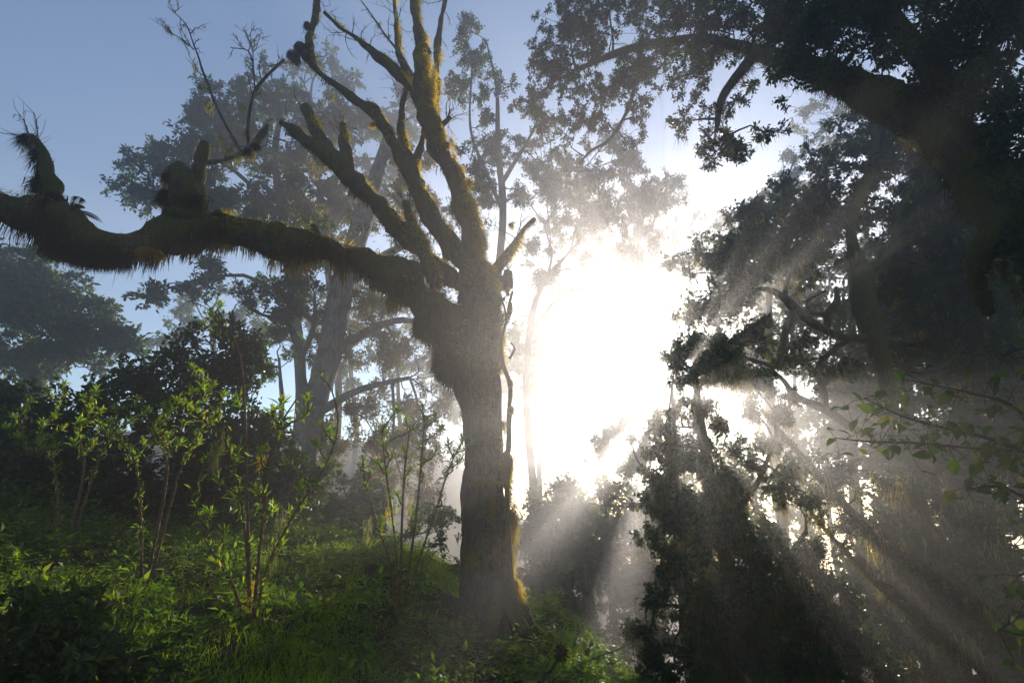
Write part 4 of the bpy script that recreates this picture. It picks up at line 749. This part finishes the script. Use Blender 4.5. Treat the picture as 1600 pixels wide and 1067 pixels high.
for th in (91, 118, 144):
    for r in (34, 52, 72, 94, 118, 144):
        t_ = math.radians(th + rng.normal() * 1.0); w_ = r * .09 + 4
        sprays.append((1052 + r * math.cos(t_), 604 + r * math.sin(t_), w_ * (.9 + .3 * rng.random()), w_ * 1.1, 27 + rng.normal() * .8))
tree('spreading_tree', 'bleached tree whose separate branches cut the sunlight into shafts', 'tree',
     [[(1062, 860, 12, 27), (1058, 760, 9, 27), (1054, 680, 7, 27), (1050, 600, 4, 27)], [(1056, 740, 5, 27), (1010, 690, 4, 27), (985, 660, 2, 27)], [(1052, 650, 5, 27), (1000, 620, 3, 27), (960, 640, 2, 27)]],
     sprays, L=.17, cov=1.6, rs=.24, leaf='leaf_dark', twig_r=.010, step=.4, fill=2.0, holes=-.9, stem_k=.6)
tree('lacy_tree', 'thin lacy tree with open leaf sprays standing in the very middle of the glare', 'tree',  # tree added in the sun's path to thin the glare and dapple its light
     [[(948, 800, 8, 31), (944, 700, 6, 31), (940, 620, 5, 31), (930, 560, 4, 31), (936, 500, 2.5, 31)], [(942, 640, 4, 31), (975, 590, 3, 31), (1000, 540, 2, 31)], [(938, 600, 4, 31), (900, 565, 3, 31), (875, 520, 2, 31)], [(936, 570, 3, 31), (965, 520, 2, 31), (970, 470, 1.5, 31)]],
     [(905, 520, 16, 10, 31), (875, 500, 14, 10, 31), (935, 480, 18, 10, 31), (970, 470, 14, 10, 31), (1000, 530, 14, 10, 31), (985, 575, 12, 8, 31), (950, 540, 12, 7, 31), (890, 570, 14, 8, 31), (915, 605, 12, 7, 31), (960, 620, 12, 8, 31), (1000, 600, 8, 6, 31), (930, 655, 14, 7, 31), (880, 630, 12, 7, 31), (975, 660, 12, 8, 31), (860, 555, 12, 8, 31)],
     L=.20, cov=1.2, rs=.22, leaf='leaf_olive', twig_r=.010, step=.4, fill=1.2, holes=-.6, stem_k=.5, hang=2, hang_L=.5, hang_mat='lichen')
tree('ragged_tree', 'thin ragged tree whose leaf sprays hang against the glare beside the drooping tree', 'tree',
     [[(1082, 980, 9, 12.2), (1070, 860, 7, 12.2), (1062, 780, 5, 12.1), (1050, 710, 4, 12), (1046, 640, 2.5, 12), (1054, 570, 1.5, 12)], [(1062, 790, 4, 12.1), (1005, 735, 2.5, 12), (985, 690, 1.5, 12)], [(1048, 690, 3, 12), (1000, 650, 2, 12), (960, 640, 1.2, 12)]],
     [(1044, 560, 16, 14, 12), (1035, 800, 20, 16, 12.2), (1030, 745, 14, 12, 12), (990, 690, 8, 6, 12), (1005, 735, 9, 7, 12), (1034, 690, 10, 8, 12), (1000, 790, 16, 9, 12)],
     L=.085, cov=1.5, rs=.13, leaf='leaf_dark', twig_r=.004, step=.2, fill=1.3, holes=-.9, hang=2, hang_L=.25)
# unseen trees added behind the camera to shade the foreground
for (x, y, h, R, lab) in [(-8, -9, 11, 5.0, 'dark broad tree standing behind the viewpoint on the upper bank'), (2, -10, 13, 6, 'dark broad tree standing straight behind the viewpoint'), (10, -7, 11, 5, 'dark broad tree standing behind the overhanging trunk'), (-17, -6, 10, 4.5, 'dark broad tree up the bank past the end of the great limb')]:
    z0 = gz(x, y); o = thing('shade_tree', (x, y, z0), lab, 'tree'); m = MB()
    p, r = spline(np.array([[x, y, z0 - .3], [x + .2, y, z0 + 3], [x, y + .3, z0 + 7], [x + .3, y, z0 + h]]), np.array([.45, .35, .25, .08]), .3); tube(m, p, r, 12, .2, 2.5); part('trunk', m, 'bark_far', o, True)
    m = MB(); n = 5500; c = np.array([x, y, z0 + h * .72]) + rdir(60) * np.array([R, R, h * .3]) * rng.random((60, 1)) ** .4; w = rng.integers(0, 60, n)
    q = c[w] + rng.normal(size=(n, 3)) * .75; l = .3 + .2 * rng.random(n); leaves(m, q, rng.normal(size=(n, 3)), rng.normal(size=(n, 3)) * .6 + [0, 0, 1], l, l * .55); part('crown', m, 'leaf_dark', o, False, True)
    m = MB(); a = p[rng.integers(len(p) // 2, len(p), 60)]; tubes(m, np.stack([a, (a + c) / 2 + rng.normal(size=(60, 3)) * .2, c], 1), np.tile([.07, .05, .02], (60, 1)), 5); part('twigs', m, 'bark_far', o, True, True)
# forest closing the right side and the back
for k, (px, py, Y, s, lab) in enumerate([(1500, 420, 17, 1.5, 'dark forest tree filling the gap behind the twisted tree trunk'), (1640, 520, 16, 1.6, 'dark forest tree behind the heart-leaved branch'), (1420, 600, 20, 1.3, 'shadowed forest tree low behind the looping limbs'),
                                 (1560, 740, 15, 1.4, 'shadowed forest tree behind the slanting mossy limbs'), (1330, 470, 24, 1.2, 'hazy forest tree framed by the looping limbs'), (1200, 400, 19, .9, 'dusky forest tree behind the outermost crown of the twisted tree'), (1390, 900, 13.5, .9, 'dark low tree in the hollow between the drooping tree and the slanting limbs'), (1510, 930, 13, 1.0, 'dark low tree in the hollow behind the slanting limbs')]):
    a = 90 * s; 
    tree('forest_tree', lab, 'tree', [[(px + 10, py + 330, 10 * s, Y), (px + 4, py + 150, 8 * s, Y), (px, py, 6 * s, Y), (px - 5, py - a, 3 * s, Y)]],
         [(px + a * x, py + a * z, a * .5, a * .42, Y + dy) for (x, z, dy) in [(-.6, -.4, 0), (0, -.8, .5), (.6, -.4, 0), (-.8, .2, .4), (-.1, 0, -.6), (.7, .2, .3), (-.4, .7, 0), (.4, .8, .2), (0, 1.3, 0)]],
         L=.27, cov=1.0, rs=.5, leaf='leaf_dark', twig_r=.012, step=.5, fill=1.2, holes=-.5, hang=1, hang_L=.6, hang_mat='moss')

# ------------------------------------------------------------------ the grassy bank
def bank(n, x0, x1, y0, y1):
    q = np.stack([rng.uniform(x0, x1, n), rng.uniform(y0, y1, n) ** 1.0], 1)
    q = q[(q[:, 0] < 2.6 - .02 * q[:, 1]) & (np.abs(q[:, 0]) < 1.12 * q[:, 1] + .6)]
    return np.column_stack([q, gz(q[:, 0], q[:, 1])])
reseed('bank')
g = MB(); q = bank(300000, -10, 2.6, 1.6, 11.5)
den = noise3(q * [1.1, 1.1, 0], 21) * .7 + noise3(q * [3.3, 3.3, 0], 22) * .5
q = q[(den > -.15 + rng.random(len(q)) * .5)]; n = len(q)
q[:, :2] += rng.normal(size=(n, 2)) * .02
blades(g, q, unit(rng.normal(size=(n, 3)) * .45 + [0, 0, .9]), (.05 + .10 * rng.random(n) ** 1.5) * (1 + .6 * noise3(q * 1.7, 5)), .006 + .006 * rng.random(n))
top('grass', g, 'grass', 'stuff', 'short bright grass carpeting the sunlit bank')
h = MB(); q = bank(6500, -10, 2.6, 1.8, 11.5); q = q[noise3(q * [.8, .8, 0], 31) > -.35]
for c in (q,):
    m = 13; n = len(c) * m; w = np.repeat(np.arange(len(c)), m); z = rng.random(n)
    hh = (.05 + .30 * rng.random(len(c)) ** 2)[w]; p = c[w] + np.stack([rng.normal(size=n) * .05, rng.normal(size=n) * .05, z * hh], 1)
    a = unit(np.stack([rng.normal(size=n), rng.normal(size=n), .25 + .5 * rng.random(n)], 1)); l = (.03 + .08 * rng.random(len(c)) ** 1.5)[w] * (.6 + .6 * rng.random(n))
    leaves(h, p, a, rng.normal(size=(n, 3)) * .3 + [0, 0, 1], l, l * .5)
top('ground_herbs', h, 'herb', 'stuff', 'low leafy herbs mixed into the grass of the bank')
lt = MB(); q = bank(9000, -10, 2.6, 1.8, 11.5); n = len(q); l = .03 + .05 * rng.random(n)
leaves(lt, q + [0, 0, .02] + rng.random((n, 1)) * [0, 0, .05], rng.normal(size=(n, 3)) * [1, 1, .25], rng.normal(size=(n, 3)) * .4 + [0, 0, 1], l, l * .5)
M['litter'] = leaf_mat('litter_brown', [(0.10, 0.06, 0.03), (0.16, 0.10, 0.05), (0.07, 0.05, 0.03), (0.20, 0.15, 0.07)], (1.3, 1.2, 1), .8, .3)
top('leaf_litter', lt, 'litter', 'stuff', 'brown dead leaves scattered through the grass')
for k in range(14):
    b = bank(40, -6, 1.0, 2.5, 8.5)[0]; d = unit(np.array([rng.normal(), rng.normal() * .5, .15 + .3 * rng.random()])); l = .35 + .7 * rng.random()
    pts = np.stack([b + d * l * t + rng.normal(size=3) * .02 for t in (0, .35, .7, 1)]); pts[:, 2] = np.maximum(pts[:, 2], gz(pts[:, 0], pts[:, 1]) + .02)
    o = thing('fallen_stick', b, 'thin dead stick lying in the grass of the bank', 'stick', 'dead sticks in the grass'); m = MB(); p, r = spline(pts, np.array([.010, .009, .007, .003]), .05); tube(m, p, r, 5, .2, 20); part('stick', m, 'bark_grey', o, True)
def herb_plant(px, py, nl, L, hgt, lab, group, meshes):
    b = hit(px, py); o = thing('leafy_plant', b, lab, 'plant', group); m = MB()
    for s in range(rng.integers(2, 5)):
        d = np.array([rng.normal() * .25, rng.normal() * .25, 1.]); e = b + d * hgt * (.6 + .5 * rng.random()); mid = (b + e) / 2 + rng.normal(size=3) * hgt * .06
        p, r = spline(np.stack([b - [0, 0, .03], mid, e]), np.array([.006, .005, .003]), .05); tube(m, p, r, 5, .1, 10)
        for k in range(nl):
            f = .35 + .65 * k / nl; i = int(f * (len(p) - 1)); a = k * 2.4 + rng.random()
            put_leaf(o, meshes, p[i], np.array([math.cos(a), math.sin(a), .45 - .3 * (1 - f)]), np.array([0, 0, 1.]) + rng.normal(size=3) * .25, L * (.65 + .5 * rng.random()))
    part('stem', m, 'stem', o, True)
for (px, py) in [(655, 1000), (690, 985), (700, 1040), (735, 1020), (760, 1055), (640, 1050), (715, 995), (785, 1040), (670, 1060), (600, 1040), (805, 1064)]:
    herb_plant(px, py, 7, .10, .30, 'knee-high broad-leaved herb crowding the foot of the mossy trunk', 'broad-leaved herbs at the trunk foot', OVATE_H)
herb_plant(838, 1062, 8, .14, .45, 'young bright-leaved plant at the brink of the bank beside the dark twig', None, LANCE)
for (px, py, l) in [(35, 850, .2), (75, 870, .16), (20, 900, .18)]:
    herb_plant(px, py, 8, l, .34, 'dusky long-leaved plant at the shaded end of the bank', 'long-leaved plants at the shaded end', LANCE_D)
for (px, py, l) in [(165, 865, .15), (200, 860, .17), (230, 868, .15), (255, 880, .13), (290, 905, .12)]:
    herb_plant(px, py, 7, l, .34, 'bright long-leaved plant at the top of the grass below the dark bush', 'long-leaved plants below the dark bush', LANCE_D)
for (px, py, l) in [(480, 930, .12), (510, 960, .12), (560, 985, .12), (450, 1000, .13), (540, 1030, .12), (350, 960, .12), (420, 1040, .12)]:
    herb_plant(px, py, 6, l, .22, 'low long-leaved plant in the grass between the two leggy shrubs', 'low plants between the shrubs', LANCE_D)
def twig():
    s = [(848, 1066, 3.2, 3.4), (862, 1045, 2.8, 3.35), (872, 1028, 2.6, 3.3), (876, 1018, 2, 3.3)]
    p, r = path(s); b = p[0].copy(); b[2] = gz(b[0], b[1]); o = thing('dead_flower_stalk', b, 'dark bent stalk with a withered knob at the brink of the bank', 'stalk')
    p = np.vstack([b - [0, 0, .05], (b + p[0]) / 2 + [.03, 0, 0], p]); r = np.concatenate([[r[0]] * 2, r]); p, r = spline(p, r, .03)
    m = MB(); tube(m, p, r, 6, .2, 20); part('stalk', m, 'bark_far', o, True)
    m, h2 = MB(), MB(); moss_clump(m, h2, p[-1], np.array([.03, .03, .035]), 200, .02, .006, .2); part('seed_head', m, 'bark_far', o, True); part('bristles', h2, 'moss_dark', o, False, True)
twig()
def fern(px, py, Y, n, L, lab, side):
    b = P(px, py, Y); o = thing('fern', b, lab, 'fern', 'ferns on the mossy limb')
    for k in range(n):
        a = side * (.2 + .9 * rng.random()); d = np.array([math.sin(a) * 1., rng.normal() * .5, .55 + .4 * rng.random()]); l = L * (.7 + .5 * rng.random())
        t = np.linspace(0, 1, 18)[:, None]; p = b + unit(d) * l * t + np.array([0, 0, -.55]) * l * t ** 2
        m = MB(); tube(m, p, np.linspace(.004, .001, 18), 3, 0); tg = unit(np.gradient(p, axis=0)); sd_ = unit(np.cross(tg, [0, 0, 1.]))
        for s in (-1, 1):
            ll = l * .22 * np.sin(np.linspace(.25, 3.05, 18)) ; leaves(m, p[1:], (sd_ * s + tg * .45 + [0, 0, -.15])[1:], np.tile([0, 0, 1.], (17, 1)), ll[1:], ll[1:] * .32)
        part('frond', m, 'leaf_mid', o)
fern(112, 330, 5.5, 5, .34, 'feathery fern on the limb beside the hairy stub', 1)
fern(330, 338, 6.0, 5, .26, 'small fern on the limb beside the mossy knob', 1)
fern(500, 365, 6.4, 6, .28, 'tufted fern midway along the great limb', -1)
fern(770, 480, 6.9, 6, .26, 'fern at the fork of the mossy tree above the trunk', 1)

# ------------------------------------------------------------------ the mist
m, t, o = nt('mist')
pv = t.nodes.new('ShaderNodeVolumePrincipled'); pv.inputs['Density'].default_value = HAZE_DENSITY
pv.inputs['Color'].default_value = (0.97, 0.945, 0.985, 1); pv.inputs['Anisotropy'].default_value = HAZE_G
t.links.new(pv.outputs[0], o.inputs['Volume']); m.cycles.homogeneous_volume = True
M['mist'] = m
lo = np.array([1e9] * 3); hi = -lo
for ob in sc.objects:
    if ob.type == 'MESH':
        # world corner = sum of parents' locations (things are only moved, never turned)
        q = np.array([0.0, 0, 0]); par = ob.parent
        while par is not None: q += np.array(par.location); par = par.parent
        if ob.get('single') is not None: continue
        bb = np.array(ob.bound_box) + q + np.array(ob.location); lo = np.minimum(lo, bb.min(0)); hi = np.maximum(hi, bb.max(0))
lo -= 1.0; hi += 0.6
c = np.array([[x, y, z] for x in (lo[0], hi[0]) for y in (lo[1], hi[1]) for z in (lo[2], hi[2])])
mb = MB(); mb.add(c, [[0, 1, 3, 2], [4, 6, 7, 5], [0, 4, 5, 1], [2, 3, 7, 6], [0, 2, 6, 4], [1, 5, 7, 3]])
top('haze', mb, 'mist', 'stuff', 'thin bright morning mist filling the forest')
print('TRIS', TRIS[0], 'haze', lo, hi, 'sun elevation', math.degrees(SUN_EL), 'az', math.degrees(SUN_AZ), 'script s', round(time.time() - T0, 1), 'objects', len(sc.objects))
